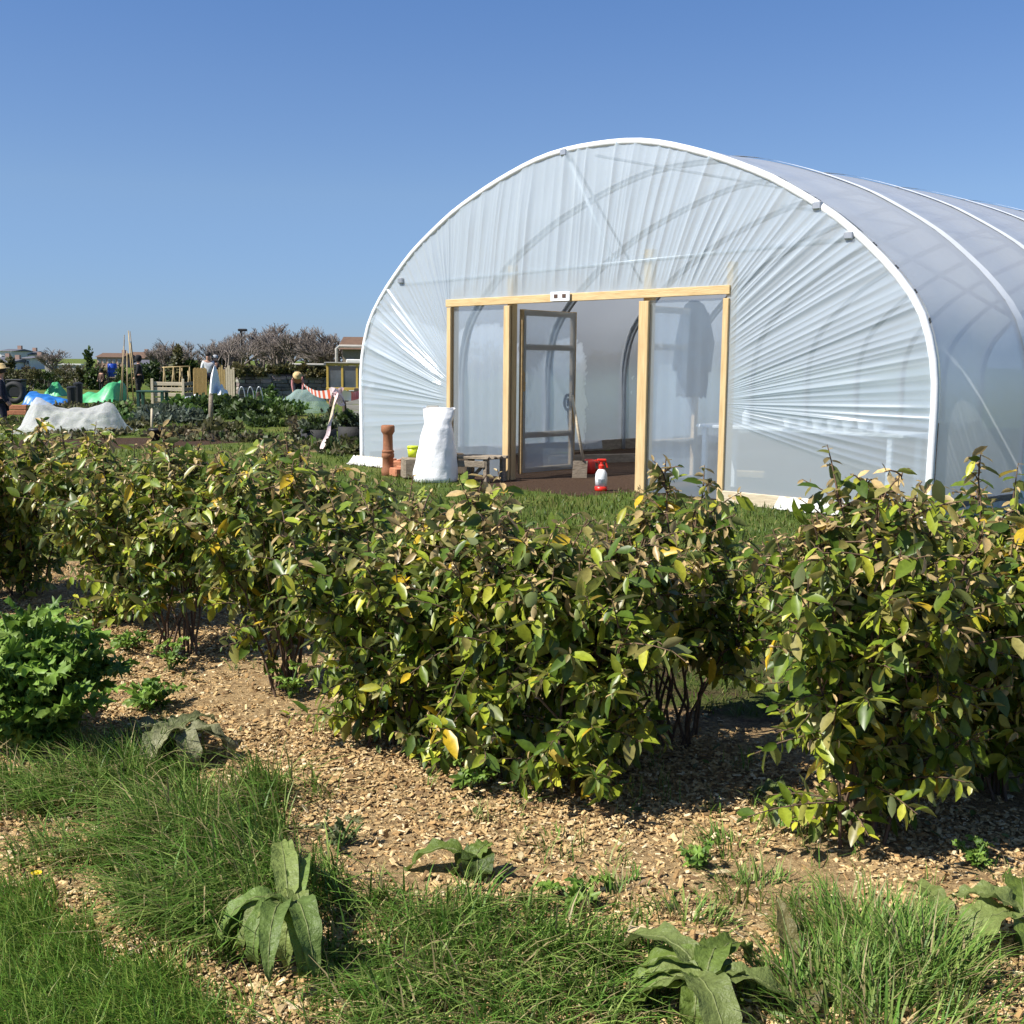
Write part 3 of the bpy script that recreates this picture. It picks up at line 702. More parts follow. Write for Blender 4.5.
def inside_things():
    rzU = math.atan2(U[1], U[0])
    # coat over the free end of the right hand door
    mb = MB(); c = fc(4.3, .88, 0); rows = []
    for z, w, d in ((2.0, .04, .05), (1.96, .1, .08), (1.86, .15, .1), (1.7, .165, .12), (1.4, .165, .13), (1.12, .17, .14), (.98, .16, .13)):
        rows.append([c + U * (w * math.cos(a) * (1 + .12 * math.sin(3 * a + z * 4))) + A * (d * math.sin(a) + .04) + Z3 * (z + .02 * math.sin(5 * a) * (z < 1)) for a in np.linspace(0, 2 * PI, 25)])
    t = thing('coat', c + Z3 * .98, 'long dark coat hung over the inner door, seen blurred through the film', 'coat')
    mb.grid(rows).build('coat_body', MT['coat'], t, True)
    for s in (-1, 1):
        MB().tube([c + U * s * .11 + A * .05 + Z3 * 1.86, c + U * s * .19 + A * .06 + Z3 * 1.55, c + U * s * .2 + A * .02 + Z3 * 1.25], [.06, .055, .045], 10).build('sleeve', MT['coat'], t, True)
    # staging table
    t = thing('staging_table', fc(5.7, 1.0, 0), 'long white potting table standing inside the tunnel behind the right front film', 'table')
    MB().box(fc(5.65, 1.0, .68), (2.3, .6, .035), rz=rzU, bev=.008).build('tabletop', MT['white'], t)
    for u in (4.62, 6.68):
        for s in (.75, 1.25): MB().beam(fc(u, s, 0), fc(u, s, .66), .05, .05, U).build('leg', MT['white'], t)
    b = MB().lathe(fc(5.0, .9, .698), [(.035, 0), (.04, .02), (.04, .12), (.015, .16), (.015, .19), (.02, .19), (.02, .21)], 14)
    solid(b, 'bottle', MT['white'], 'small white bottle standing on the left end of the potting table', 'bottle', fc(5.0, .9, .698), smooth=True)
    for k in range(7):
        p = fc(5.55 + k * .16, .82, .698)
        solid(MB().lathe(p, [(.035, 0), (.05, .09), (.054, .09), (.054, .1), (.046, .1), (.034, .01)], 12), 'plant_pot', MT['white'], 'small white pot in the row along the potting table inside the tunnel', 'pot', p, 'white pots on the potting table')
    # bed boards inside
    for (u0, s0, u1, s1) in ((1.3, 1.9, 2.9, 6.5), (3.1, 4.4, 5.3, 4.6)):
        p, q = fc(u0, s0, .04), fc(u1, s1, .04)
        solid(MB().beam(p, q, .03, .14), 'bed_board', MT['oldwood'], 'weathered plank edging a dark soil bed %s' % ('running along the left wall inside the tunnel' if u0 < 2 else 'lying across the tunnel behind the doorway'), 'board', (p + q) / 2 - Z3 * .07)
    p = fc(4.05, 2.2, .05); solid(MB().box(p, (.5, .12, .08), rz=rzU + .4, bev=.01), 'timber_offcut', MT['wood'], 'short pale timber offcut lying on the soil inside beside the middle post', 'timber', p - Z3 * .04)
inside_things()

# ------------------------------------------------------------------ things in front of the tunnel
def front_things():
    # clay chimney pot standing upright
    b = gp(388, 475)
    t = thing('chimney_pot', b, 'tall slim terracotta chimney pot standing on the grass left of the white sack', 'chimney pot')
    MB().lathe(b, [(.08, -.03), (.08, .06), (.066, .09), (.064, .2), (.074, .21), (.074, .25), (.06, .27), (.056, .47), (.066, .49), (.08, .51), (.08, .57), (.07, .585), (.055, .585), (.05, .4), (.05, 0)], 20).build('shaft', MT['terra'], t, True)
    MB().lathe(b + Z3 * .26, [(.066, 0), (.072, .01), (.072, .025), (.064, .035)], 20).build('collar', MT['terra'], t, True)
    bs = [((399, 462), 'orange block leaning against the foot of the chimney pot', .0, (.2, .16, .17)), ((404, 476), 'flat orange brick lying front of the terracotta heap, touching the sack', .5, (.3, .2, .1)),
          ((397, 472), 'broad orange block at the bottom of the terracotta heap', -.3, (.26, .2, .14))]
    for (px, py), lb, rz, sz in bs:
        p = gp(px, py); mb = MB().box(p + Z3 * sz[2] / 2, sz, rz=rz, bev=.012, jit=.004)
        for k in (-1, 1): mb.box(p + Z3 * (sz[2] + .008) + np.array([k * .05 * math.cos(rz), k * .05 * math.sin(rz), 0]), (.04, sz[1] * .7, .02), rz=rz, bev=.005)
        solid(mb, 'clay_block', MT['brick'], lb, 'brick', p, 'terracotta blocks beside the chimney pot')
    # white sack
    b = gp(435, 481)
    rows = []; nA = 48
    prof = [(0, .235, .2), (.03, .255, .215), (.12, .25, .21), (.3, .225, .19), (.5, .195, .165), (.66, .165, .14), (.72, .15, .12), (.78, .165, .1), (.86, .175, .06), (.9, .178, .045)]
    for i in range(41):
        h = .9 * i / 40; w = np.interp(h, [p[0] for p in prof], [p[1] for p in prof]); d = np.interp(h, [p[0] for p in prof], [p[2] for p in prof])
        row = []
        for a in np.linspace(0, 2 * PI, nA + 1):
            k = 1 + .018 * math.sin(5 * a + h * 7) + .012 * math.sin(h * 30 + 2.5 * math.cos(a)) * (1 if h < .7 else .3) + .012 * math.sin(11 * a - h * 14)
            row.append(b + np.array([w * k * math.cos(a) + .045 * (h / .9) , d * k * math.sin(a), h * .9 + .012 * math.sin(3 * a) * (h > .8)]))
        rows.append(row)
    t = thing('sack', b, 'tall full white woven sack standing on the grass before the left film panel', 'sack')
    mb = MB().grid(rows); mb.build('sack_body', MT['sack'], t, True)
    mb = MB(); mb.tube([b + np.array([.045 - .16, 0, .8]), b + np.array([.04, .02, .815]), b + np.array([.045 + .16, 0, .805])], .012, 6).build('rolled_mouth', MT['sack'], t, True)
    MB().box(b + np.array([-.03, .03, .815]), (.14, .03, .05), bev=.01).build('content', MT['greywood'], t)
    # lime tin on a stump
    p = gp(413, 478)
    solid(MB().box(p + Z3 * .12, (.26, .2, .24), rz=.3, bev=.02, jit=.01), 'log', MT['oldwood'], 'dark weathered chunk of wood behind the sack carrying the lime green tub', 'log', p)
    p2 = p + Z3 * .24; t = thing('tub', p2, 'small lime green tub sitting on the dark chunk of wood left of the sack', 'tub')
    MB().lathe(p2, [(.055, 0), (.065, .1), (.062, .1), (.05, .015)], 16).build('tub_body', MT['lime'], t, True)
    MB().lathe(p2 + Z3 * .1, [(.068, 0), (.068, .02), (.06, .03)], 16).build('lid', MT['lime'], t, True)
    # small weathered bench (pallet wood)
    b = gp(478, 481)
    t = thing('small_bench', b, 'low weathered slatted bench on the grass between the sack and the door', 'bench')
    mb = MB()
    for k in range(4): mb.box(b + A * (-.12 + k * .09) + Z3 * .27, (.46, .075, .03), rz=-.35, bev=.006, jit=.004)
    mb.build('seat', MT['oldwood'], t)
    for sx in (-.19, .19):
        for sy in (-.11, .13):
            c = b + np.array([sx * math.cos(-.35), sx * math.sin(-.35), 0]) + A * sy
            MB().beam(c, c + Z3 * .255, .055, .055, U).build('leg', MT['oldwood'], t)
    MB().beam(b + np.array([-.19, .06, .2]) - A * .14, b + np.array([.19, -.07, .2]) - A * .14, .025, .07).build('apron', MT['oldwood'], t)
    c = b + A * .02; MB().beam(c + np.array([-.1, .0, .02]), c + np.array([.1, -.05, .24]), .02, .04).build('cross_brace', MT['oldwood'], t)
    p = gp(458, 474); solid(MB().box(p + Z3 * .11, (.3, .2, .22), rz=-.3, bev=.015, jit=.01).box(p + Z3 * .24, (.36, .14, .03), rz=-.1, bev=.01), 'wooden_box', MT['darkwood'], 'dark wooden box with a loose plank on top, half hidden behind the sack', 'box', p)
    # sprayer
    b = gp(601, 491)
    t = thing('sprayer_bottle', b, 'white pressure sprayer bottle with red top and red base before the doorway', 'sprayer')
    MB().lathe(b, [(.075, 0), (.08, .02), (.08, .06)], 18).build('base', MT['red'], t, True)
    MB().lathe(b + Z3 * .061, [(.074, 0), (.076, .1), (.07, .16), (.045, .205), (.03, .215)], 18).build('tank', MT['white'], t, True)
    mb = MB().lathe(b + Z3 * .277, [(.034, 0), (.036, .04), (.022, .06), (.02, .09)], 12); mb.box(b + np.array([.0, 0, .385]), (.12, .04, .035), bev=.01); mb.box(b + np.array([-.075, 0, .38]), (.03, .022, .02), bev=.005); mb.beam(b + np.array([.05, 0, .37]), b + np.array([.075, 0, .29]), .02, .02)
    mb.build('pump_head', MT['red'], t)
    mb = MB()
    for a in (-1.9, -1.3): mb.box(b + np.array([.0775 * math.cos(a), .0775 * math.sin(a), .13]), (.035, .004, .05), rz=a + PI / 2)
    mb.build('label_patch', MT['galv'], t)
    t.scale = (.84, .84, .84)
    p = gp(589, 474); t = thing('red_jug', p, 'small red plastic jug on the soil behind the white sprayer', 'jug')
    MB().lathe(p, [(.07, 0), (.08, .03), (.075, .15), (.05, .18), (.045, .16)], 14).build('jug_body', MT['red'], t, True)
    MB().tube([p + np.array([.07, 0, .04]), p + np.array([.12, 0, .07]), p + np.array([.11, 0, .14]), p + np.array([.06, 0, .15])], .012, 6).build('handle', MT['red'], t, True)
    # spade leaning by the door
    p = gp(578, 478); t = thing('spade', p, 'dull bladed spade leaning on the free edge of the open left door', 'spade')
    MB().tube([p + np.array([.06, .02, .2]), p + np.array([-.08, .1, .95])], .017, 8).build('shaft', MT['pale'], t, True)
    MB().grid([[p + np.array([x - z * -.05, .0 + z * .1 + .1 * x * x, z]) for x in np.linspace(-.07, .1, 6)] for z in np.linspace(0.0, .2, 6)]).build('blade', MT['oldwood'], t, True)
front_things()

# ------------------------------------------------------------------ the allotment plots behind
def cloud(c, rad, n, rng, size, pal, clumps=9, flat=0.):      # leafy mass made of uneven clumps
    c = np.array(c, float); rad = np.array(rad, float)
    K = rng.normal(0, .5, (clumps, 3)); K /= np.maximum(1, np.linalg.norm(K, axis=1))[:, None]; K[:, 2] = np.abs(K[:, 2]) if flat else K[:, 2]
    w = rng.integers(0, clumps, n); sc = rng.uniform(.28, .5, clumps)[w]
    P = K[w] + unit(rng.normal(0, 1, (n, 3))) * (sc * rng.random(n) ** .45)[:, None]
    if flat: P[:, 2] = np.abs(P[:, 2])
    pal = np.array(pal); tint = pal[rng.integers(0, len(pal), clumps)][w] * .55 + pal[rng.integers(0, len(pal), n)] * .45
    X, Y, Z = frames(rng.normal(0, 1, (n, 3)) + P * .8 + np.array([0, 0, .4]), rng, twist=1)
    s = size * rng.uniform(.6, 1.4, n)
    return inst(QV, QF, c + P * rad, X, Y, Z, np.stack([s * .6, s, s], -1), tint * rng.uniform(.7, 1.3, (n, 1)))
GREEN = [(.05, .085, .02), (.08, .12, .025), (.035, .06, .015)]
OLIVE = [(.1, .1, .035), (.13, .115, .045), (.06, .065, .025)]
LUSH = [(.08, .16, .03), (.12, .2, .04), (.06, .11, .025)]
BROWN = [(.15, .115, .07), (.11, .09, .055), (.19, .15, .085), (.12, .12, .05)]
GREYG = [(.12, .15, .11), (.16, .19, .13), (.08, .1, .07)]
def bush(px, py, wpx, hpx, pal, label, seed, n=900, cat='bush', name='bush', group=None):
    r = np.random.default_rng(seed); b = gp(px, py); w = wpx / F * b[1]; h = hpx / F * b[1]
    t = thing(name, b, label, cat, group)
    mb = MB()
    for k in range(5):
        e = b + np.array([r.uniform(-.3, .3) * w, r.uniform(-.2, .2) * w, h * r.uniform(.4, .7)]); mb.tube([b, (b + e) / 2 + r.normal(0, .03, 3) * w, e], [.03 * w, .02 * w, .008 * w], 4)
    mb.build('trunk', MT['greybark'], t, True)
    inst_obj('crown', cloud(b + Z3 * h * .5, (w * .5, w * .4, h * .55), n, r, max(.05, h * .11), pal, 11), MT['herb'], t, False); return t
def heap(loc, rx, ry, hfun, m, name, label, cat, seed, nseg=46, edge=.03):
    loc = np.array(loc, float); us = np.linspace(-1, 1, nseg); rows = []
    for v in us:
        row = []
        for u in us:
            z = hfun(u, v) + .02 * math.sin(9 * u + 5 * v + seed) * (abs(u) < .9) + .012 * math.sin(17 * u - 11 * v)
            x = loc[0] + rx * u * (1 + .06 * math.sin(4 * v + seed)); y = loc[1] + ry * v * (1 + .06 * math.sin(5 * u + seed))
            row.append((x, y, float(G(x, y)) + max(z, .004 + .004 * math.sin(7 * u + 5 * v))))
        rows.append(row)
    return solid(MB().grid(rows), name, m, label, cat, loc, smooth=True)
def skin_mesh(J, E, Rr):
    me = bpy.data.meshes.new('tmp'); names = list(J)
    me.from_pydata([J[k] for k in names], [(names.index(a), names.index(b)) for a, b in E], [])
    o = bpy.data.objects.new('tmp', me); COL.objects.link(o)
    md = o.modifiers.new('s', 'SKIN'); o.modifiers.new('d', 'SUBSURF').levels = 2
    for i, k in enumerate(names):
        v = me.skin_vertices[0].data[i]; v.radius = (Rr[k], Rr[k]); v.use_root = (i == 0)
    dg = bpy.context.evaluated_depsgraph_get(); dg.update(); out = bpy.data.meshes.new_from_object(o.evaluated_get(dg))
    bpy.data.objects.remove(o); bpy.data.meshes.remove(me)
    for p in out.polygons: p.use_smooth = True
    return out
def person(loc, ht, face, pose, top, bottom, head, label):
    t = thing('person', loc, label, 'person'); t.rotation_euler.z = face; s = ht / 1.72
    # facing +Y locally; x right
    J = dict(pelvis=(0, 0, .95), waist=(0, .0, 1.08), chest=(0, .0, 1.3), neck=(0, .01, 1.46), jaw=(0, .03, 1.55), skull=(0, .015, 1.66),
             shl=(-.18, 0, 1.39), ell=(-.25, .03, 1.13), wrl=(-.23, .14, .93), hal=(-.22, .19, .86), shr=(.18, 0, 1.39), elr=(.25, .03, 1.13), wrr=(.23, .14, .93), har=(.22, .19, .86),
             hil=(-.1, 0, .9), knl=(-.11, .04, .5), anl=(-.12, 0, .09), tol=(-.13, .17, .03), hir=(.1, 0, .9), knr=(.11, .04, .5), anr=(.12, 0, .09), tor=(.13, .17, .03))
    if pose == 'bend':
        a = R(62); c = np.array([0, 0, .95])
        for k in ('waist', 'chest', 'neck', 'jaw', 'skull', 'shl', 'shr'):
            v = np.array(J[k]) - c; f_ = 1 if k != 'waist' else .6
            J[k] = tuple(c + np.array([v[0], v[1] * math.cos(a * f_) + v[2] * math.sin(a * f_), -v[1] * math.sin(a * f_) + v[2] * math.cos(a * f_)]))
        for q, sg in (('l', -1), ('r', 1)):
            S = np.array(J['sh' + q]); J['el' + q] = tuple(S + (sg * .05, .03, -.28)); J['wr' + q] = tuple(S + (sg * .02, .1, -.52)); J['ha' + q] = tuple(S + (sg * .0, .13, -.62))
    if pose == 'kneel':
        for k in J: J[k] = (J[k][0], J[k][1], J[k][2] - .5)
        for q, sg in (('l', -1), ('r', 1)): J['kn' + q] = (sg * .12, .06, .07); J['an' + q] = (sg * .12, -.36, .07); J['to' + q] = (sg * .12, -.42, .03)
    if pose == 'reach':
        J['ell'] = (-.36, .12, 1.2); J['wrl'] = (-.5, .24, 1.12); J['hal'] = (-.57, .3, 1.1)
    E = [('pelvis', 'waist'), ('waist', 'chest'), ('chest', 'neck'), ('neck', 'jaw'), ('jaw', 'skull')]
    for q in 'lr': E += [('chest', 'sh' + q), ('sh' + q, 'el' + q), ('el' + q, 'wr' + q), ('wr' + q, 'ha' + q), ('pelvis', 'hi' + q), ('hi' + q, 'kn' + q), ('kn' + q, 'an' + q), ('an' + q, 'to' + q)]
    Rr = dict(pelvis=.13, waist=.125, chest=.145, neck=.055, jaw=.075, skull=.1)
    for q in 'lr': Rr.update({'sh' + q: .07, 'el' + q: .045, 'wr' + q: .033, 'ha' + q: .038, 'hi' + q: .09, 'kn' + q: .06, 'an' + q: .042, 'to' + q: .035})
    J = {k: tuple(np.array(v) * s) for k, v in J.items()}; Rr = {k: v * s for k, v in Rr.items()}
    def part(name, keys, k, m):
        keys = [x for x in J if x in keys]
        me = skin_mesh({a: J[a] for a in keys}, [e for e in E if e[0] in keys and e[1] in keys], {a: Rr[a] * k for a in keys}); me.name = name; me.materials.append(m); link(name, me, t)
    part('body', list(J), 1, MT['skin'])
    part('shirt', ['waist', 'pelvis', 'chest', 'shl', 'shr', 'ell', 'elr', 'wrl', 'wrr'], 1.16, top)
    part('trousers', ['pelvis', 'hil', 'hir', 'knl', 'knr', 'anl', 'anr'], 1.17, bottom)
    for q in 'lr':
        a, b = np.array(J['an' + q]), np.array(J['to' + q]); me = skin_mesh({'a': tuple(a), 'b': tuple(b)}, [('a', 'b')], {'a': .056 * s, 'b': .047 * s}); me.materials.append(MT['black']); link('shoe', me, t)
    sk = np.array(J['skull']); dr = sk - np.array(J['jaw']); dr /= np.linalg.norm(dr)
    x = np.array([1., 0, 0]); y = np.cross(dr, x)
    def disc(prof, m, name, sq=1.):
        mb = MB(); V = [(sk + dr * z * s + (x * math.cos(a) + y * math.sin(a) * sq) * r_ * s) for r_, z in prof for a in np.linspace(0, 2 * PI, 17)[:16]]
        k = len(prof); mb.add(V, [(i * 16 + j, i * 16 + (j + 1) % 16, (i + 1) * 16 + (j + 1) % 16, (i + 1) * 16 + j) for i in range(k - 1) for j in range(16)] + [tuple(range((k - 1) * 16, k * 16))])
        mb.v = [v + np.array(loc, float) for v in mb.v]; mb.build(name, m, t, True)
    if head == 'hair': disc([(.098, -.02), (.112, .03), (.1, .085), (.06, .115), (.01, .122)], MT['hair'], 'hair')
    elif head == 'straw': disc([(.2, .0), (.2, .012), (.12, .03), (.112, .1), (.06, .125), (.01, .128)], MT['straw'], 'hat'); disc([(.102, -.09), (.114, -.02), (.11, .01)], MT['hair'], 'hair')
    elif head == 'cap': disc([(.112, -.0), (.115, .04), (.095, .1), (.04, .125), (.01, .127)], MT['greycap'], 'cap')
    elif head == 'hood': disc([(.1, -.13), (.13, -.05), (.128, .04), (.1, .1), (.05, .125), (.01, .13)], MT['blackcloth'], 'hood')
    for q in (-1, 1):       # eyes
        e = sk - dr * .03 * s + x * q * .034 * s - y * -.098 * s
        V = MB().lathe(e + np.array(loc, float), [(.002 * s, -.01 * s), (.011 * s, 0), (.002 * s, .01 * s)], 8); V.build('eye', MT['black'], t, True)
    return t
def stick(px, y0, y1, rad, m, name, label, cat, group=None, lean=0.):
    b = gp(px, y0); tpt = hp(px + lean, y1, b[1]); mb = MB().tube([b - Z3 * .05, (b + tpt) / 2, tpt], [rad, rad, rad * .9], 7); mb.lathe(tpt, [(rad * .9, 0), (rad * .5, rad * .6)], 7)
    return solid(mb, name, m, label, cat, b, group, True)
def plots():
    # fleece over hoops
    b = gp(60, 434); s = b[1] / F
    def ff(u, v):
        # cloth hung between two hoops: ridge line sags between the peaks, sides fall straight to the ground
        rid = np.interp(u, [-1, -.86, -.72, -.6, -.5, -.2, .1, .4, .6, .72, .86, 1], [0, .1, .4, .58, .6, .44, .4, .47, .56, .5, .22, 0])
        wid = 1 - .25 * abs(u)
        return rid * max(0, 1 - (abs(v) / wid) ** 1.25) * (1 + (.1 * math.sin(19 * u + 2 * v) + .05 * math.sin(31 * u)) * min(1, abs(v) * 1.6)) + .012 * math.sin(25 * v + 9 * u)
    heap(b + np.array([0, .55, 0]), 57 * s, .85, ff, MT['fleece'], 'crop_fleece', 'white crop fleece draped over hoops with two peaks beyond the hedge', 'crop cover', 1, 60)
    b = gp(150, 433); stick(152, 433, 409, .025, MT['pale'], 'wooden_stake', 'short pale stake standing in the dark dug soil bed', 'stake')
    p = gp(156, 441); solid(MB().lathe(p, [(.07, 0), (.1, .16), (.105, .16), (.105, .2), (.09, .2), (.065, .02)], 16), 'plant_pot', MT['black'], 'small black plant pot on the dug soil right of the pale stake', 'pot', p, smooth=True)
    # left cluster
    p = gp(2, 422); person(p, 1.6, R(-70), 'kneel', MT['navy'], MT['navy'], 'straw', 'person in dark navy clothes and pale hat kneeling at the left edge of the photo')
    p = gp(15, 404); t = thing('tyre', p, 'black car tyre standing on edge left of the blue tarpaulin', 'tyre')
    rr = .26; rows = []
    for a in np.linspace(0, 2 * PI, 33): rows.append([p + np.array([math.cos(a) * (rr + .085 * math.cos(b_)), .09 * math.sin(b_) * 1.2, rr + .085 + math.sin(a) * (rr + .085 * math.cos(b_))]) for b_ in np.linspace(0, 2 * PI, 13)])
    MB().grid(rows).build('tread', MT['rubber'], t, True)
    p = gp(17, 397); mb = MB().box(p + Z3 * .3, (.55, .5, .6), bev=.03); mb.box(p + Z3 * .63, (.6, .56, .06), bev=.02); solid(mb, 'compost_bin', MT['black'], 'black lidded compost box behind the tyre at the far left', 'compost bin', p)
    p = gp(16, 416); mb = MB()
    for z in (.08, .2): mb.box(p + Z3 * z, (.5, .05, .11), rz=.05, bev=.01)
    for x in (-.22, .22): mb.box(p + np.array([x, .06, .13]), (.05, .05, .26), bev=.005)
    solid(mb, 'bed_edging', MT['brick'], 'low reddish plank edging in front of the tyre at far left', 'bed edging', p)
    p = gp(44, 405); heap(p + np.array([0, .5, 0]), 22 / F * p[1], .7, lambda u, v: np.interp(u, [-1, -.85, -.4, 0, .5, .85, 1], [0, .36, .3, .24, .17, .13, 0]) * max(0, 1 - abs(v) ** 3) * (1 + .08 * math.sin(8 * u + 7 * v) + .1 * math.sin(11 * v - 4 * u)), MT['blue'], 'blue_tarpaulin', 'crumpled bright blue tarpaulin over a heap right of the tyre', 'tarpaulin', 3)
    p = gp(56, 396); heap(p, 9 / F * p[1], .5, lambda u, v: .55 * max(0, 1 - u * u) * max(0, 1 - v * v), MT['green'], 'green_tarpaulin', 'small pale green tarpaulin bundle just behind the blue tarpaulin', 'tarpaulin', 5, 24)
    p = gp(101, 402); heap(p, 22 / F * p[1], .9, lambda u, v: np.interp(u, [-1, -.8, -.5, -.1, .3, .75, .9, 1], [0, .24, .3, .3, .46, .68, .6, 0]) * max(0, 1 - abs(v) ** 3) * (1 + .04 * math.sin(7 * u + 5 * v) + .05 * math.sin(9 * v - 3 * u)), MT['green'], 'green_tarpaulin', 'wide bright green tarpaulin over a mound rising to the right', 'tarpaulin', 6)
    for k, (px, py, h, lb) in enumerate(((72, 409, .62, 'shorter black plastic bin standing between the blue and green tarpaulins'), (79, 408, .72, 'taller black plastic bin next to the left end of the wide green tarpaulin'))):
        p = gp(px, py); mb = MB().lathe(p, [(.1, 0), (.12, h * .9), (.135, h * .9), (.135, h * .95), (.05, h)], 14); solid(mb, 'plastic_bin', MT['black'], lb, 'bin', p, smooth=False)
    p = gp(118, 401); solid(MB().box(p + Z3 * .3, (.3, .4, .6), bev=.03), 'water_butt', MT['black'], 'black square butt at the right end of the green tarpaulin', 'water butt', p)
    p = gp(113, 390); t = thing('blue_barrel', p, 'bright blue plastic barrel raised on a timber stand behind the green tarpaulin', 'barrel')
    sc = p[1] / F
    mb = MB(); zb = 12 * sc
    for sx in (-1, 1):
        for sy in (-1, 1): mb.box(p + np.array([sx * 3.4 * sc, sy * 3 * sc, zb / 2]), (.07, .07, zb), bev=.005)
    mb.box(p + Z3 * (zb + .02), (9 * sc, 9 * sc, .05), bev=.005); mb.build('stand', MT['oldwood'], t)
    hb = 13 * sc; rb = 4.6 * sc
    MB().lathe(p + Z3 * (zb + .05), [(rb * .85, 0), (rb * .98, hb * .06), (rb, hb * .3), (rb * 1.05, hb * .33), (rb, hb * .36), (rb, hb * .64), (rb * 1.05, hb * .67), (rb, hb * .7), (rb * .98, hb * .94), (rb * .85, hb)], 18).build('drum', MT['bluebar'], t, True)
    p = gp(102, 394); person(p, 1.05, R(150), 'stand', MT['brown'], MT['blackcloth'], 'hood', 'person in brown and black seen small behind the green tarpaulin, left of the blue barrel')
    p = gp(140, 402); person(p, 1.5, R(100), 'bend' if False else 'stand', MT['blackcloth'], MT['blackcloth'], 'hood', 'person dressed all in black standing by the bundle of canes')
    # wigwam of canes
    p = gp(129, 404); t = thing('cane_wigwam', p, 'tall bundle of thin brown canes standing upright beside the person in black', 'canes')
    r = np.random.default_rng(4)
    for k in range(9):
        a = k * .7; q = p + np.array([.28 * math.cos(a), .28 * math.sin(a), 0]); MB().tube([q, q + np.array([-.18 * math.cos(a), -.18 * math.sin(a), r.uniform(1.5, 2.3)])], .014, 5).build('cane', MT['cane'] if k % 3 else MT['oldwood'], t, True)
    p = gp(153, 410); t = thing('garden_table', p, 'dark green garden table with boxy legs left of the slatted compost bay', 'table')
    MB().box(p + Z3 * .5, (.75, .5, .05), bev=.01).build('tabletop', MT['dgreen'], t)
    for sx in (-.32, .32):
        for sy in (-.2, .2): MB().box(p + np.array([sx, sy, .237]), (.08, .08, .474), bev=.01).build('leg', MT['dgreen'], t)
    p = gp(170, 409); t = thing('compost_bay', p, 'slatted pallet compost bay of pale boards beside the bean frame', 'compost bay')
    w = .46
    for sx in (-1, 1):
        mb = MB()
        for k in range(5): mb.box(p + np.array([sx * w, .3, .1 + k * .15]), (.03, .8, .1), bev=.006)
        mb.build('side', MT['oldwood'], t)
    mb = MB()
    for k in range(5): mb.box(p + np.array([0, -.12, .1 + k * .15]), (2 * w - .04, .03, .1), bev=.006)
    mb.build('front', MT['pale'], t)
    for sx in (-1, 1): MB().box(p + np.array([sx * w * .93, -.16, .42]), (.07, .045, .84), bev=.006).build('post', MT['pale'], t)
    p = gp(176, 400); t = thing('bean_frame', p, 'bean frame of yellow canes with a level top pole', 'bean frame'); sc = p[1] / F
    for k in range(4):
        for sy in (-.3, .3):
            q = p + np.array([(-11 + k * 8) * sc, sy, 0]); MB().tube([q, np.array([q[0] + .05 * (k % 2), p[1], p[2] + 33 * sc])], .02, 5).build('cane', MT['cane'], t, True)
    MB().tube([p + np.array([-13 * sc, 0, 32 * sc]), p + np.array([15 * sc, 0, 33.5 * sc])], .022, 5).build('top_pole', MT['cane'], t, True)
    for k, px in enumerate((183, 188, 193)): stick(px, 400, 368 + 3 * k, .022, MT['cane'], 'garden_cane', ['lone upright cane just right of the bean frame', 'middle upright cane between bean frame and reed screen', 'upright cane touching the left edge of the reed screen'][k], 'cane', lean=k - 1)
    p = gp(201, 402); sc = p[1] / F; t = thing('reed_screen', p, 'golden reed screen panel standing left of the two men', 'screen'); mb = MB()
    rows = [[p + np.array([x * sc, .04 * math.sin(x * 3), z]) for x in np.linspace(-7, 6, 40)] for z in np.linspace(0, 34 * sc, 6)]
    for x in np.linspace(-7, 6, 34): mb.tube([p + np.array([x * sc, .02 * math.sin(x * 5), 0]), p + np.array([x * sc + .01, 0, (33 + math.sin(x * 9)) * sc])], .013, 4)
    mb.build('reeds', MT['reed'], t)
    for z in (8, 26): MB().box(p + np.array([-.5 * sc, .05, z * sc]), (13.5 * sc, .03, .06)).build('rail', MT['oldwood'], t)
    p = gp(226, 401); sc = p[1] / F; t = thing('board_fence', p, 'short fence of pale and brown upright boards left of the stone wall', 'fence')
    for k in range(8): MB().box(p + np.array([(-8 + k * 2.3) * sc, 0, (15.5 + (k * 7) % 3) * sc]), (2.0 * sc, .03, (31 + ((k * 7) % 3) * 2) * sc), bev=.004).build('board', MT['pale'] if k > 3 else MT['reed'], t)
    for z in (8, 24): MB().box(p + np.array([0, .045, z * sc]), (18 * sc, .05, .08)).build('rail', MT['oldwood'], t)
    # two men and white sheeting
    p = gp(209, 399); person(p, 1.68, R(200), 'stand', MT['shirt'], MT['navy'], 'hair', 'dark haired man in white shirt standing behind the white sheeting')
    p = gp(216.5, 399); person(p, 1.58, R(120), 'reach', MT['brown'], MT['navy'], 'cap', 'man in grey cap and brown top beside the man in white shirt')
    p = gp(218, 406); sc = p[1] / F
    heap(p + np.array([0, .3, 0]), 13.5 * sc, .7, lambda u, v: (1.08 * math.exp(-((u + .4) / .16) ** 4) + .66 * math.exp(-((u - .15) / .45) ** 2) - .06 + .05 * math.sin(14 * u + 6 * v)) * max(0, 1 - v * v) ** .8, MT['sheet'], 'plastic_sheet', 'bright white plastic sheet hanging in a tall peak below the two men', 'sheet', 8)
    p = gp(194, 404); sc = p[1] / F
    heap(p, 15 * sc, .4, lambda u, v: (.24 + .09 * math.sin(9 * u)) * max(0, 1 - u ** 6) * max(0, 1 - v * v) ** .6, MT['sheet'], 'row_cover', 'low white row cover on the ground left of the tall white sheet', 'crop cover', 9)
    stick(211, 424, 395, .05, MT['oldwood'], 'fence_post', 'weathered post standing alone before the white sheet', 'post')
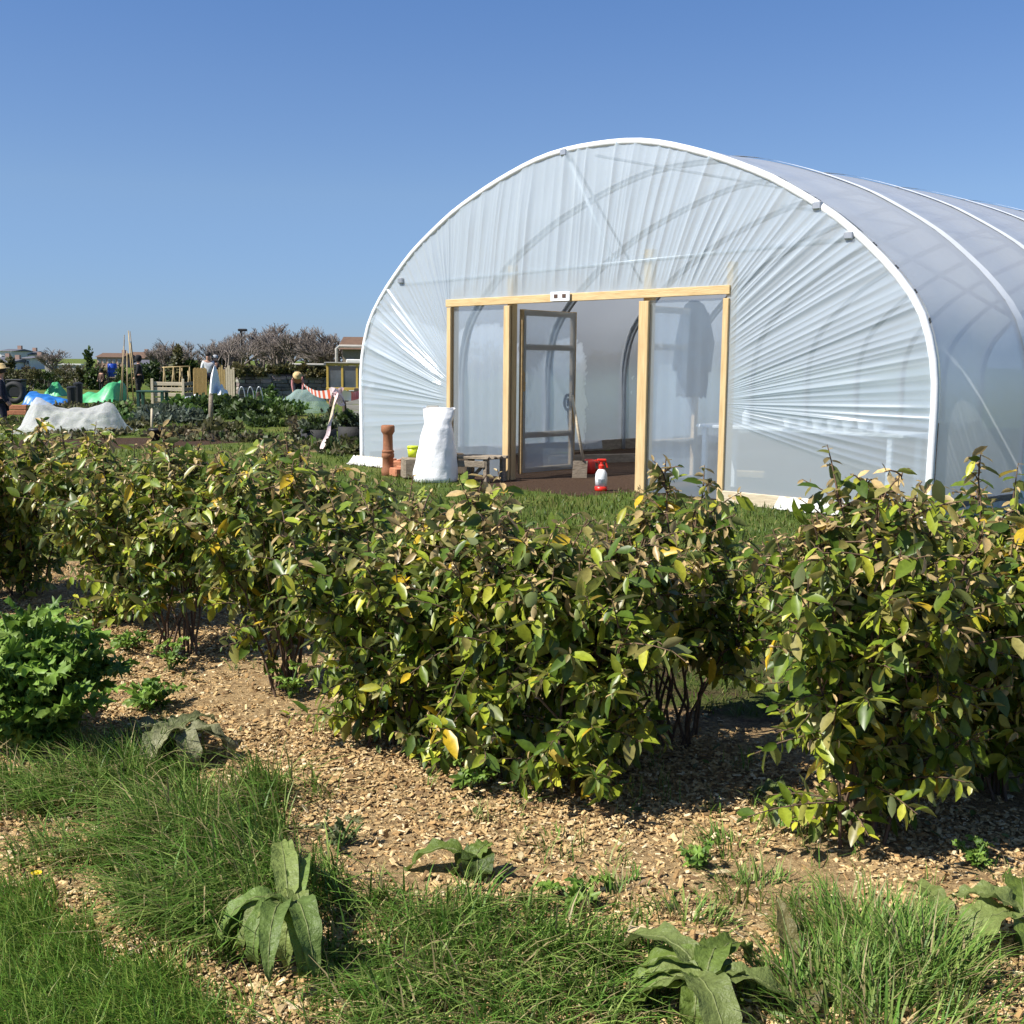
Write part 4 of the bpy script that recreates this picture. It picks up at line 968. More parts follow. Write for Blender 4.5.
    # dry stone wall with a turf top
    p0, p1 = gp(236, 401), gp(331, 401); n = (p1 - p0) / np.linalg.norm(p1 - p0); Lw = np.linalg.norm(p1 - p0); hw = 25 / F * p0[1]
    t = thing('stone_wall', (p0 + p1) / 2, 'thick dry stone wall of dark slate with turf along its top', 'wall'); mb = MB(); r = np.random.default_rng(9)
    z = 0
    while z < hw:
        hh = r.uniform(.06, .16); x = 0
        while x < Lw:
            w = r.uniform(.15, .6); w = min(w, Lw - x + .05); g = r.uniform(.55, 1.35); mb.cur = (g * r.uniform(1, 1.18), g * r.uniform(.94, 1.05), g * .98)
            mb.box(p0 + n * (x + w / 2) + np.array([0, .3 + r.uniform(-.04, .04), z + hh / 2]), (w * .97, .7, hh * .94), rz=math.atan2(n[1], n[0]), bev=.015, jit=.012); x += w
        z += hh
    mb.build('stones', MT['stone'], t, col=True)
    inst_obj('turf', merge([cloud(p0 + n * (Lw * (k + .5) / 9) + np.array([0, .25, hw - .02]), (Lw / 11, .55, .36), 700, r, .1, OLIVE + [(.16, .13, .05)], 7, 1) for k in range(9)]), MT['herb'], t, False)
    p = gp(303, 385); solid(MB().box(hp(308, 364.5, p0[1] + 1.2), (1.3, .5, .08), rz=-.05, bev=.03), 'stone_slab', MT['greywood'], 'long pale slab lying on top of the turfed stone wall', 'slab', hp(308, 365.5, p0[1] + 1.2))
    # cloche hoops
    p = gp(250, 404); sc = p[1] / F
    for k in range(3):
        c = p + np.array([(-8 + k * 8) * sc, .1 * k, 0]); w = 3.6 * sc
        solid(MB().tube([c + np.array([w * math.cos(a), 0, 17 * sc * math.sin(a)]) for a in np.linspace(PI, 0, 15)], .018, 6), 'cloche_hoop', MT['galv'], 'pale grey wire hoop standing over the bed before the stone wall, ' + ['left of three', 'middle of three', 'right of three'][k], 'hoop', c, 'cloche hoops before the stone wall', True)
    p = gp(258.5, 404); mb = MB().box(p + Z3 * .17, (.13, .1, .34), bev=.02); mb.lathe(p + Z3 * .34, [(.06, 0), (.05, .04), (.02, .05)], 8); solid(mb, 'stub_post', MT['darkwood'], 'dark stub post between the wire hoops', 'post', p)
    # net cloche with a person behind
    p = gp(300, 413); sc = p[1] / F
    heap(p + np.array([0, .6, 0]), 24 * sc, .8, lambda u, v: 23 * sc * max(0, 1 - abs(u) ** 2.3) ** .75 * max(0, 1 - abs(v) ** 2.5) ** .7, MT['net'], 'net_cloche', 'domed cloche of pale green netting on a bed before the stone wall', 'cloche', 11)
    q = p + np.array([-.1, -.25, .05]); solid(MB().beam(q - np.array([28 * sc, 0, 0]), q + np.array([8 * sc, -.15, 0]), .05, .1, bev=.01), 'bed_board', MT['pale'], 'pale timber board along the front of the netted cloche', 'board', q - Z3 * .05)
    p = gp(298, 405); person(p, 1.28, R(190), 'bend', MT['pinkcloth'], MT['navy'], 'straw', 'person in pink top and straw hat bending over behind the netted cloche')
    # barrier tape, trestle, planters
    pt = gp(338, 424); sc = pt[1] / F; t = thing('trestle', pt, 'dark trestle with splayed legs standing behind the leaning taped stake', 'trestle')
    ht = 24 * sc; MB().box(pt + Z3 * ht, (21 * sc, .12, .07), bev=.01).build('top_rail', MT['darkwood'], t)
    for sx in (-1, 1):
        for sy in (-1, 1): MB().beam(pt + np.array([sx * 8 * sc, sy * .28, 0]), pt + np.array([sx * 6 * sc, sy * .05, ht - .03]), .06, .05, (1, 0, 0)).build('leg', MT['darkwood'] if sx > 0 else MT['brown'], t)
    T = thing('barrier_tape', gp(321, 453), 'red and white barrier tape knotted to a leaning stake wound with its pale tail', 'tape')
    def ribbon(pts, w, m_, tw=0., flat=None):
        P = np.array(pts); mb = MB(); up_ = np.array([0, 0, 1.]); dd = np.gradient(P, axis=0); rows = []
        for i, p_ in enumerate(P):
            n_ = unit(np.cross(dd[i], (0, 1, 0)))[None][0] if True else 0
            n_ = (n_ if flat is None else np.array(flat, float)) * math.cos(tw * i) + np.array([0, 1, 0]) * math.sin(tw * i); rows.append([p_ - n_ * w / 2, p_ + n_ * w / 2])
        return mb.grid(rows)
    foot = gp(321, 453); kn = hp(337, 393, foot[1] + .9)
    MB().beam(foot - Z3 * .1, kn + (kn - foot) * .04, .035, .035, (0, 1, 0)).build('tape_stake', MT['pale'], T)
    m, nt_, o = nt('barrier_tape'); tc = N(nt_, 'ShaderNodeTexCoord'); wv = N(nt_, 'ShaderNodeTexWave', Scale=1.0, Distortion=0.); wv.bands_direction = 'X'
    nt_.links.new(tc.outputs['Object'], wv.inputs[0]); rp = ramp(nt_, wv.outputs[0], [(.48, (.75, .12, .05)), (.52, (.82, .8, .78))]); pb = N(nt_, 'ShaderNodeBsdfPrincipled', Roughness=.4); nt_.links.new(rp.outputs[0], pb.inputs[0]); nt_.links.new(pb.outputs[0], o.inputs[0])
    e1 = hp(303, 384, pt[1] + 5); e2 = hp(374, 383, foot[1] + 2.5)
    for e in (e1, e2): ribbon([kn + (e - kn) * f_ - Z3 * .12 * math.sin(PI * f_) for f_ in np.linspace(0, 1, 20)], .15, m, .06).build('tape_run', m, T)
    mb = MB(); r = np.random.default_rng(2)
    for k in range(7): a = r.uniform(0, 6); mb.v; P = [kn + np.array([.1 * math.cos(a + f_ * 3), .06 * math.sin(a + f_ * 5), -.06 + .11 * math.sin(a * 2 + f_ * 4)]) for f_ in np.linspace(0, 1, 9)]; rb = ribbon(P, .09, m, .3); mb.add(np.concatenate(rb.v), [tuple(rb.l[i:i + 4]) for i in rb.st])
    mb.build('tape_knot', MT['tapewhite'], T)
    mb = MB(); P = [foot + (kn - foot) * f_ + np.array([.008 * math.cos(f_ * 20) + .03 * math.sin(PI * f_), -.05, 0]) for f_ in np.linspace(.02, 1, 40)]
    ribbon(P, .075, m, .06, (1, 0, .3)).build('tape_tail', MT['tapewhite'], T)
    r = np.random.default_rng(12)
    for px, py, w, lb in ((316, 445, 36, 'round black planter full of greenery in front of the trestle'), (350, 442, 28, 'round black planter right of the trestle, partly hidden by the tunnel')):
        p = gp(px, py); sc = p[1] / F; rw = w / 2 * sc; h = 15 * sc; p = p + np.array([0, rw, 0])
        t = thing('planter', p, lb, 'planter'); MB().lathe(p, [(rw * .93, 0), (rw, h * .2), (rw, h), (rw * .93, h), (rw * .9, h * .75), (.01, h * .75)], 24, cap=False).build('pot', MT['rubber'], t, True)
        inst_obj('plants', cloud(p + Z3 * h * .8, (rw * .9, rw * .9, .22), 700, r, .07, GREEN + GREYG, 10, 1), MT['herb'], t, False)
    p = gp(354, 424); sc = p[1] / F; mb = MB()
    for k in range(4): mb.box(p + np.array([2 * sc, .25, .09 + k * .125]), (28 * sc, .05, .115), bev=.006)
    for x in (-11, 15): mb.box(p + np.array([x * sc, .32, .27]), (.07, .07, .54), bev=.006)
    for k in range(4): mb.box(p + np.array([-11.8 * sc, .85, .09 + k * .125]), (.05, 1.0, .115), bev=.006)
    solid(mb, 'raised_bed', MT['greywood'], 'grey boarded raised bed beside the tunnel, behind the black planters', 'raised bed', p)
    p = gp(358, 432); q = p + Z3 * .05; solid(MB().beam(q + np.array([-.35, 0, 0]), q + np.array([.3, .1, .0]), .2, .1, bev=.01), 'timber_baulk', MT['wood'], 'orange-brown timber baulk lying between the planters and the grey raised bed', 'timber', p)
    # yellow framed cold frame with tubular frame behind
    p = gp(350, 404); sc = p[1] / F; t = thing('glasshouse', p, 'small yellow framed glasshouse front with three panes beside the tunnel', 'greenhouse')
    w = 22 * sc; h0, h1 = 15 * sc, 39 * sc; d = 1.2
    mb = MB()
    for x in np.linspace(-w, w, 4):
        mb.box(p + np.array([x, 0, h1 / 2]), (.07, .07, h1), bev=.006)
        mb.box(p + np.array([x, d, h1 / 2]), (.07, .07, h1), bev=.006)
    for z in (h0, h1): mb.box(p + np.array([0, -.005, z]), (2 * w + .1, .08, .08), bev=.006); mb.box(p + np.array([0, d, z]), (2 * w + .1, .08, .08), bev=.006)
    for x in (-w, w):
        for z in (h0 + .1, h1 - .1): mb.box(p + np.array([x, d / 2, z]), (.06, d - .02, .06), bev=.006)
    mb.build('frame', MT['yellow'], t)
    for k in range(3): MB().box(p + np.array([-w + (k + .5) * 2 * w / 3, .0, (h0 + h1) / 2]), (2 * w / 3 - .08, .012, h1 - h0 - .09)).build('pane', MT['glass'], t)
    MB().box(p + np.array([0, .02, h0 / 2 - .03]), (2 * w - .08, .04, h0 - .08), bev=.006).build('lower_panel', MT['oldwood'], t)
    MB().box(p + np.array([0, d / 2, h1 + .06]), (2 * w + .2, d + .2, .03), bev=.006).build('roof', MT['greywood'], t)
    p = gp(357, 398); sc = p[1] / F; hh = 51 * sc; w = 20 * sc
    mb = MB().tube([p + np.array([-w, 0, 0]), p + np.array([-w, 0, hh * .95]), p + np.array([-w + .12, 0, hh]), p + np.array([w, 0, hh]), p + np.array([w + .1, 0, hh * .95]), p + np.array([w + .1, 0, 0])], .06, 8)
    mb.tube([p + np.array([-w, 0, hh * .66]), p + np.array([w + .1, 0, hh * .66])], .04, 6); solid(mb, 'tubular_frame', MT['greywood'], 'grey tubular goal-like frame rising behind the yellow glasshouse', 'frame', p, smooth=True)
    p = gp(352, 399); p = p + np.array([0, 1.5, 0]); sc = p[1] / F; mb = MB().box(p + Z3 * 19 * sc, (18 * sc, 1, 38 * sc), bev=.03); solid(mb, 'white_shed', MT['render'], 'small white walled shed seen behind the glasshouse frame', 'shed', p)
    p = gp(362, 408); t = thing('trough_table', p, 'black stand with a thick top right of the trestle beside the tunnel', 'stand'); sc = p[1] / F
    MB().box(p + Z3 * 18 * sc, (14 * sc, .4, .1), bev=.01).build('top', MT['darkwood'], t); MB().lathe(p, [(3 * sc, 0), (2 * sc, .1), (2.5 * sc, 17 * sc)], 10).build('pedestal', MT['black'], t)
    # lamp post
    p = gp(241, 392); p = hp(241, 362, 74); p[2] = float(G(p[0], p[1])); top = hp(241, 331, 74)
    t = thing('street_lamp', p, 'slim dark lamp post standing among the bare trees', 'street lamp'); MB().tube([p, (p + top) / 2, top], [.12, .09, .07], 8).build('pole', MT['black'], t, True)
    MB().box(top + np.array([.12, -.1, .06]), (.55, .3, .16), bev=.04).build('lamp_head', MT['black'], t)
    # vegetable rows
    r = np.random.default_rng(31); out = []
    for px, py, wp, hh, pal, n, sz in ((215, 415, 34, .42, GREEN, 1500, .12), (250, 418, 34, .34, GREEN, 1300, .11), (282, 416, 26, .3, LUSH, 900, .1), (190, 415, 22, .38, LUSH, 1100, .16), (120, 414, 14, .25, LUSH, 500, .13),
                                     (262, 402, 16, .35, LUSH, 600, .1), (280, 400, 18, .5, GREEN, 700, .1), (235, 400, 10, .4, GREEN, 400, .1), (240, 409, 40, .12, LUSH, 600, .07)):
        c = gp(px, py); s = c[1] / F; out.append(cloud(c, (wp * s, .8, hh), n, r, sz, pal, 16, 1))
    tag(inst_obj('vegetable_rows', merge(out), MT['herb'], None, False), 'dense green rows of vegetables growing on the plots before the stone wall', 'vegetables', kind='stuff')
    out = []
    for px, py, wp, hh, pal, n in ((160, 418, 22, .2, GREYG, 900), (185, 422, 18, .2, GREYG, 700), (120, 421, 10, .15, LUSH, 250), (150, 424, 12, .16, GREYG, 350), (220, 430, 26, .12, OLIVE, 500), (265, 426, 26, .14, GREEN, 500), (130, 428, 12, .1, OLIVE, 250), (180, 436, 30, .07, BROWN + OLIVE, 500)):
        c = gp(px, py); s = c[1] / F; out.append(cloud(c, (wp * s, .7, hh), n, r, .11, pal, 14, 1))
    tag(inst_obj('cabbage_patch', merge(out), MT['herb'], None, False), 'patch of low grey-green leafy crops right of the pale stake', 'vegetables', kind='stuff')
    out = []
    for px, py, wp, hh, n in ((330, 430, 32, .3, 900), (300, 437, 12, .3, 300), (345, 452, 20, .15, 300), (70, 411, 55, .16, 700), (28, 424, 26, .14, 300), (118, 414, 26, .2, 500), (158, 406, 26, .2, 500), (85, 436, 45, .05, 400), (230, 440, 40, .06, 400), (300, 447, 30, .08, 300)):
        c = gp(px, py); s = c[1] / F; out.append(cloud(c, (wp * s, .7, hh), n, r, .09, GREEN + OLIVE + BROWN, 18, 1))
    tag(inst_obj('weedy_growth', merge(out), MT['herb'], None, False), 'straggly weeds and dead growth between the allotment plots', 'weeds', kind='stuff')
plots()

# ------------------------------------------------------------------ bushes, bare trees, far houses
def far():
    bl = [(28, 396, 30, 24, OLIVE, 'olive scrub bush behind the black compost box at far left'), (47, 390, 22, 16, GREEN, 'low dark green bush just behind the small green tarpaulin'), (4, 388, 24, 30, OLIVE, 'yellowish bush at the extreme left edge below the white houses'),
          (66, 388, 26, 14, OLIVE, 'low brownish bush below the long grey wall'), (92, 390, 18, 32, GREEN, 'upright dark green conifer-like bush left of the blue barrel'), (125, 392, 22, 22, GREEN, 'green bush between blue barrel and the canes'), (155, 392, 24, 32, GREEN, 'dark green bush behind the dark green table'),
          (178, 392, 20, 38, OLIVE, 'tall olive bush behind the bean frame'), (192, 392, 18, 34, GREEN, 'dark green bush behind the reed screen'), (270, 402, 14, 14, LUSH, 'bright green bush at the foot of the stone wall'), (232, 396, 14, 18, OLIVE, 'small olive bush at the left end of the stone wall'),
          (38, 389, 26, 22, BROWN, 'brown winter scrub below the slate roofed cottage'), (16, 384, 26, 17, BROWN, 'dull brown thicket below the far left white houses'), (80, 389, 22, 20, OLIVE, 'olive thicket behind the two black bins'),
          (108, 386, 26, 20, BROWN, 'brown thicket behind the person in brown and black'), (140, 388, 22, 22, OLIVE, 'olive thicket just behind the person dressed in black'), (165, 388, 24, 26, BROWN, 'brown scrub behind the compost bay'),
          (204, 388, 26, 22, BROWN, 'brown scrub behind the reed screen and the two men'), (222, 387, 22, 24, OLIVE, 'olive scrub behind the board fence'), (60, 386, 26, 14, OLIVE, 'olive scrub in front of the long grey boundary wall'),
          (250, 386, 36, 24, BROWN, 'brown scrub behind the left half of the stone wall'), (284, 386, 36, 23, OLIVE, 'olive scrub behind the middle of the stone wall'), (318, 386, 34, 24, BROWN, 'brown scrub behind the right end of the stone wall'), (76, 379, 26, 14, BROWN, 'low brown scrub left of the long pinkish building')]
    for k, (px, py, w, h, pal, lb) in enumerate(bl): bush(px, py, w, h, pal, lb, 100 + k)
    for k, px in enumerate((430, 480, 540, 590, 640, 700)):
        bush(px, 381 - (k % 3), 80, 28 + (k * 7) % 10, GREEN if k % 2 else OLIVE, 'dark evergreen in the belt of bushes far beyond the polytunnel, seen only through its film', 140 + k, 900, 'bush', 'bush', 'belt of bushes beyond the polytunnel')
    # bare trees
    def bare(seed):
        r = np.random.default_rng(seed); trunk = MB(); tw = MB()
        def grow(p, d, Ln, rad, lv):
            e = p + d * Ln; m = (p + e) / 2 + r.normal(0, .04, 3) * Ln
            (trunk if lv < 2 else tw).tube([p, m, e], [rad, rad * .85, rad * .7], 5 if lv < 2 else 3, False)
            if lv == 5: return
            for k in range(r.integers(2, 4) + (lv in (1, 2, 3, 4))):
                nd = d + r.normal(0, .4, 3); nd[2] = nd[2] * .85 + .3; nd[0] += .05; nd /= np.linalg.norm(nd); grow(p + (e - p) * r.uniform(.55, 1), nd, Ln * r.uniform(.62, .85), rad * .62, lv + 1)
        for k in range(2): grow(np.array([r.normal(0, .1), r.normal(0, .1), -.1]), unit(np.array([r.normal(0, .25), r.normal(0, .25), 1])), 1.1, .13, 0)
        return trunk, tw
    protos = []
    rows = []
    Y0 = 72
    xs = [(160, 346), (172, 343), (184, 345), (197, 347), (216, 344), (226, 338), (236, 337), (248, 336), (258, 334), (269, 334), (281, 331), (291, 329), (303, 333), (314, 332), (325, 332), (335, 338), (344, 346)]
    r = np.random.default_rng(77)
    for k, (px, ty) in enumerate(xs):
        dep = Y0 + r.uniform(-4, 5); b = hp(px, 362, dep); b[2] = float(G(b[0], b[1])); h = hp(px, ty, dep)[2] - b[2]
        if k < 4:
            lb = 'bare tree standing in the thin clump left of the two men'; grp = 'bare trees left of the two men'
        else: lb = 'grey-brown bare tree in the long row behind the stone wall'; grp = 'row of bare trees behind the stone wall'
        t = thing('bare_tree', b, lb, 'tree', grp)
        if k < 4:
            trunk, tw = bare(200 + k); V = np.concatenate(tw.v); s = 1.; mx = V[:, 2].max()
            t.location = (0, 0, 0); a = trunk.build('trunk', MT['greybark'], t, True); c = tw.build('crown', MT['greybark'], t, True); t.location = tuple(b); protos.append((a, c, mx))
        else:
            for src in protos[k % 4][:2]: o = src.copy(); COL.objects.link(o); o.parent = t
        mx = protos[k % 4][2]; t.scale = (h / mx * 1.25, h / mx * 1.25, h / mx * 1.12); t.rotation_euler.z = r.uniform(-.5, .5) + (k // 4) * 1.3
    b = hp(58, 362, 95); b[2] = float(G(b[0], b[1])); t = thing('bare_tree', b, 'solitary bare grey tree above the long grey wall, right of the white houses', 'tree'); h = hp(60, 347, 95)[2] - b[2]
    for src in protos[1][:2]: o = src.copy(); COL.objects.link(o); o.parent = t
    t.scale = (h / protos[1][2] * 1.5, h / protos[1][2] * 1.5, h / protos[1][2])
    # long hedge bank under the trees
    # far houses
    def house(px, dep, wpx, ytop, yeave, wall, roof, label, ridge=True, wins=3, dpt=8, name='house', cat='house'):
        c = hp(px, 362, dep); c[2] = float(G(c[0], c[1])); s = dep / F; w = wpx * s; he = hp(px, yeave, dep)[2] - c[2]; hr = hp(px, ytop, dep)[2] - c[2]
        t = thing(name, c, label, cat); MB().box(c + Z3 * he / 2, (w, dpt, he)).build('wall', MT[wall], t)
        o = .3; x, y = w / 2 + o, dpt / 2 + o
        mb = MB().add([c + np.array(v) for v in ((-x, -y, he - .05), (x, -y, he - .05), (x, y, he - .05), (-x, y, he - .05), (-x, 0, hr), (x, 0, hr))], [(0, 1, 5, 4), (2, 3, 4, 5), (0, 4, 3), (1, 2, 5), (3, 2, 1, 0)]) ; rf = mb.build('roof', MT[roof], t)
        MB().box(c + np.array([w * .3, 0, hr + .2]), (.6, .6, .7)).build('chimney', MT['pink'], rf)
        for k in range(wins):
            q = c + np.array([-w / 2 + w * (k + .5) / wins, -dpt / 2 - .03, he * .6]); f_ = MB().box(q, (min(1.6, w / wins * .5), .08, he * .3)).build('window', MT['white'], t); MB().box(q + np.array([0, -.045, 0]), (min(1.3, w / wins * .42), .03, he * .24)).build('pane', MT['glass'], f_)
        return t
    house(17, 190, 12, 349, 351, 'render', 'slate', 'tallest white house with shallow grey roof on the far left skyline', wins=2)
    house(30, 196, 18, 351, 354.5, 'render', 'slate', 'grey roofed long house right of the tallest white house')
    house(4, 180, 14, 357, 359, 'render', 'slate', 'low white walled house at the far left edge of the skyline')
    house(14, 160, 14, 359, 362, 'render', 'slate', 'low slate roofed cottage in front of the white houses', wins=2)
    house(38, 165, 8, 356, 358, 'render', 'slate', 'small cream house just left of the solitary bare tree', wins=2)
    house(117, 210, 24, 353, 357, 'pink', 'tile', 'long pinkish building with red roof on the skyline above the blue barrel', wins=5)
    house(142, 215, 16, 352, 358, 'pink', 'tile', 'brown building on the skyline right of the canes')
    house(150, 150, 12, 360, 364, 'render', 'slate', 'low white building below the brown building, behind the dark green bush', wins=2)
    house(364, 68, 30, 337, 349, 'oldwood', 'tile', 'brown roofed cottage peeping out behind the left edge of the tunnel', wins=2, dpt=5)
    c = hp(64, 366, 110); c[2] = float(G(c[0], c[1])); w = 36 / F * 110; h = hp(64, 364, 110)[2] - c[2]
    t = thing('boundary_wall', c, 'long grey wall with a pale coping on the left skyline below the solitary tree', 'wall'); MB().box(c + Z3 * h * .45, (w, .5, h * .9), rz=.03).build('wall_face', MT['greywood'], t); MB().box(c + Z3 * (h * .9 + .07), (w * 1.01, .7, .14), rz=.03, bev=.02).build('coping', MT['render'], t)
far()

# ------------------------------------------------------------------ foreground weeds
MT['herbstem'] = mat('herb_stem', (.12, .2, .05), (.08, .14, .03), .6, bump=.1)
def strapleaf(b, az, Ln, w, arch, droop, rng, col, tw=0.):
    """one broad wavy leaf arching out from b"""
    n = 16; m = 7; rows = []; cs = []
    d = np.array([math.cos(az), math.sin(az), 0]); sd = np.array([-d[1], d[0], 0]); p = np.array(b, float); el = arch; ph = rng.uniform(0, 6)
    for i in range(n):
        t = i / (n - 1); ww = w * (.12 if t < .08 else math.sin(PI * min(1, (t * .93 + .07)) ** .8) ** .75) * (1 if t < .97 else .3)
        ax = d * math.cos(el) + Z3 * math.sin(el); nn = -d * math.sin(el) + Z3 * math.cos(el)
        row = []
        for j in range(m):
            v = j / (m - 1) * 2 - 1
            row.append(p + sd * v * ww + nn * (abs(v) ** 1.5 * ww * .35 + .22 * w * math.sin(t * 24 + ph + v * 1.5) * abs(v) ** 2 + .07 * w * math.sin(t * 34 + abs(v) * 5)) + sd * tw * t * ww)
        rows.append(row); p = p + ax * Ln / (n - 1); el -= droop / (n - 1) * (1.4 - .6 * t)
        g = float(G(p[0], p[1])) + .012
        if p[2] < g: p[2] = g; el = max(el, -.02)
    return np.array(rows)
def dock(px, py, spec, label, seed, col=(.1, .15, .035), col2=(.16, .19, .06), name='dock_plant', cat='dock plant', rise=0.):
    r = np.random.default_rng(seed); b = gp(px, py); t = thing(name, b, label, cat); lift = np.array([0, 0, rise])
    if rise: MB().tube([b - Z3 * .02, b + lift * .5, b + lift], [.016, .014, .01], 6).build('crown', MT['herbstem'], t, True)
    for az, Ln, w, arch, droop in spec:
        az += r.normal(0, 14); Ln *= r.uniform(.72, 1.2); w *= r.uniform(.75, 1.1); droop *= r.uniform(.85, 1.25); arch *= r.uniform(.8, 1.1)
        P = strapleaf(b + lift + np.array([r.normal(0, .015), r.normal(0, .015), 0]), R(az), Ln, w, R(arch), R(droop), r, None, r.normal(0, .3))
        mb = MB(); mb.cur = tuple(np.array(col if r.random() < .6 else col2) * r.uniform(.8, 1.2)); mb.grid(P)
        o = mb.build('leaf', MT['dock'], t, True, True)
        # midrib
        mb = MB(); mb.cur = (.24, .28, .1); mb.tube(P[:, 3] + Z3 * .0005, np.linspace(.0035, .001, len(P)), 5); mb.build('midrib', MT['dock'], o, True, True)
    return t
def lobed(loc, n, Ln, spread, h, seed, name, label, cat, pal):
    r = np.random.default_rng(seed); loc = np.array(loc, float); t = thing(name, loc, label, cat); mb = MB(); parts = []
    ang = np.linspace(0, 2 * PI, 45)[:-1]
    TV = [(0, .5, .0)]; 
    for a in ang:
        k = (.4 + .1 * math.cos(7 * a) + .09 * math.cos(11 * a + 1)) * (1 - .22 * math.cos(a)); TV.append((k * math.sin(a) * .85, .5 - k * math.cos(a) * 1.1, (.13 * math.sin(6 * a) + .07 * math.sin(13 * a)) - .12 * (1 - math.cos(a)) * .5))
    TF = [(0, i + 1, (i + 1) % 44 + 1) for i in range(44)]
    ns = max(4, n // 14)
    pos = []; dr = []; sz = []
    for i in range(ns):
        a = i * 2.4; q = math.sqrt((i + .5) / ns); tip = np.array([spread * q * math.cos(a), spread * q * math.sin(a), h * (1.05 - .5 * q * q) * r.uniform(.75, 1.05)])
        pts = bez(np.zeros(3), tip * np.array([.3, .3, .6]), tip, 7); mb.tube(loc + pts, np.linspace(.007, .003, 7), 5, False)
        for k in range(n // ns):
            tt = r.uniform(.2, 1); kk = tt * 6; i0 = min(5, int(kk)); p = pts[i0] + (pts[i0 + 1] - pts[i0]) * (kk - i0)
            d = np.array([r.normal(0, 1), r.normal(0, 1), r.uniform(-.1, .6)]) + np.array([p[0], p[1], 0]) / spread; pos.append(p); dr.append(d); sz.append(Ln * r.uniform(.6, 1.25))
    mb.build('stem', MT['dgreen'] if False else MT['herbstem'], t, True)
    P = np.array(pos); n_ = len(P); X, Y, Z = frames(np.array(dr), r, (0, 0, 1.4), .4); s = np.array(sz)
    C = np.array(pal)[r.integers(0, len(pal), n_)] * r.uniform(.75, 1.25, (n_, 1))
    inst_obj('foliage', inst(TV, TF, loc + P + Z3 * .01, X, Y, Z, s, C), MT['herb'], t); return t
def weeds():
    BR = [(.15, .26, .035), (.2, .33, .05), (.1, .19, .028), (.25, .37, .075)]
    lobed(gp(35, 756), 760, .1, .36, .62, 1, 'mustard_plant', 'tall lush bright green mustard plant with lobed leaves at the left under the hedge', 'plant', BR)
    lobed(gp(-40, 740), 300, .1, .3, .58, 2, 'mustard_plant', 'lush green mustard plant cut by the left edge of the photo', 'plant', BR)
    lobed(gp(128, 650), 26, .07, .16, .1, 3, 'young_weed', 'low pale green weed on the mulch right of the tall mustard plant', 'weed', BR)
    lobed(gp(170, 672), 22, .06, .12, .16, 4, 'young_weed', 'small upright green weed between the hedge stems and the wilted dock', 'weed', BR)
    lobed(gp(150, 712), 34, .08, .16, .14, 5, 'young_weed', 'light green weed growing into the left side of the wilted dock', 'weed', BR)
    lobed(gp(975, 868), 22, .04, .07, .09, 6, 'young_weed', 'little green weed on the mulch near the right edge of the photo', 'weed', BR)
    lobed(gp(695, 870), 26, .04, .1, .09, 7, 'young_weed', 'small dull green weed on the mulch right of the centre hedge shadow', 'weed', BR)
    lobed(gp(572, 905), 18, .06, .1, .07, 8, 'young_weed', 'flat leafy weed at the upper edge of the foreground grass', 'weed', BR)
    lobed(gp(290, 700), 24, .06, .13, .18, 9, 'young_weed', 'dark green weed at the foot of the hedge shrub with fanning stems', 'weed', BR)
    lobed(gp(340, 850), 26, .04, .12, .1, 10, 'young_weed', 'thin straggly weed on mulch right of the long left grass', 'weed', [(.09, .13, .04), (.14, .15, .06)])
    lobed(gp(470, 790), 22, .06, .13, .12, 12, 'young_weed', 'green weed under the skirt of the low hedge shrub', 'weed', BR)
    GD, GW = (.14, .2, .04), (.2, .25, .075)
    dock(176, 762, [(175, .3, .05, 52, 130), (205, .3, .05, 50, 140), (30, .34, .055, 48, 120), (350, .34, .055, 46, 125), (265, .34, .05, 56, 160), (90, .26, .05, 50, 90), (310, .32, .05, 52, 140), (235, .3, .045, 60, 160), (60, .3, .05, 60, 110)], 'wilted grey-green dock with drooping leaves in the long grass at left', 21, (.2, .22, .1), (.26, .26, .14), rise=.1)
    dock(292, 955, [(220, .36, .04, 60, 150), (255, .36, .04, 66, 150), (285, .36, .04, 66, 150), (85, .36, .036, 56, 70), (75, .34, .032, 50, 85), (250, .3, .034, 72, 165), (268, .33, .036, 76, 172), (290, .32, .034, 70, 165), (232, .3, .034, 66, 160), (212, .3, .036, 60, 150), (190, .24, .036, 45, 120), (315, .27, .034, 62, 160), (278, .24, .036, 60, 160), (100, .22, .03, 70, 150)], 'large wilting dock with long drooping leaves at the bottom left of centre', 22, (.17, .25, .06), (.24, .3, .085), rise=.12)
    dock(478, 878, [(168, .24, .05, 40, 115), (60, .13, .035, 75, 90), (285, .18, .05, 48, 170), (205, .18, .045, 40, 130)], 'dock with two broad dark leaves on the mulch above the foreground grass', 23, GD, (.08, .12, .025), rise=.06)
    dock(705, 1012, [(118, .4, .045, 52, 105), (150, .34, .05, 34, 90), (205, .34, .055, 30, 90), (345, .26, .05, 40, 110), (300, .28, .05, 46, 130), (100, .3, .05, 66, 110), (165, .3, .05, 42, 115), (195, .3, .052, 36, 110), (235, .27, .048, 45, 140), (60, .24, .045, 50, 140), (88, .3, .045, 56, 125), (330, .22, .045, 45, 130), (280, .25, .05, 50, 150), (140, .24, .045, 62, 140), (20, .2, .04, 50, 130)], 'big spreading green dock at the bottom edge right of centre', 24, GD, GW, rise=.08)
    dock(790, 985, [(95, .31, .036, 84, 26), (260, .28, .06, 45, 110), (330, .25, .05, 40, 100)], 'dock with one upright brownish leaf left of the right grass tussock', 25, (.16, .14, .05), GW)
    dock(790, 800, [(190, .2, .07, 55, 110), (250, .14, .05, 40, 80)], 'single broad pale dock leaf under the big right hand shrub', 26, (.15, .2, .06), (.15, .2, .06))
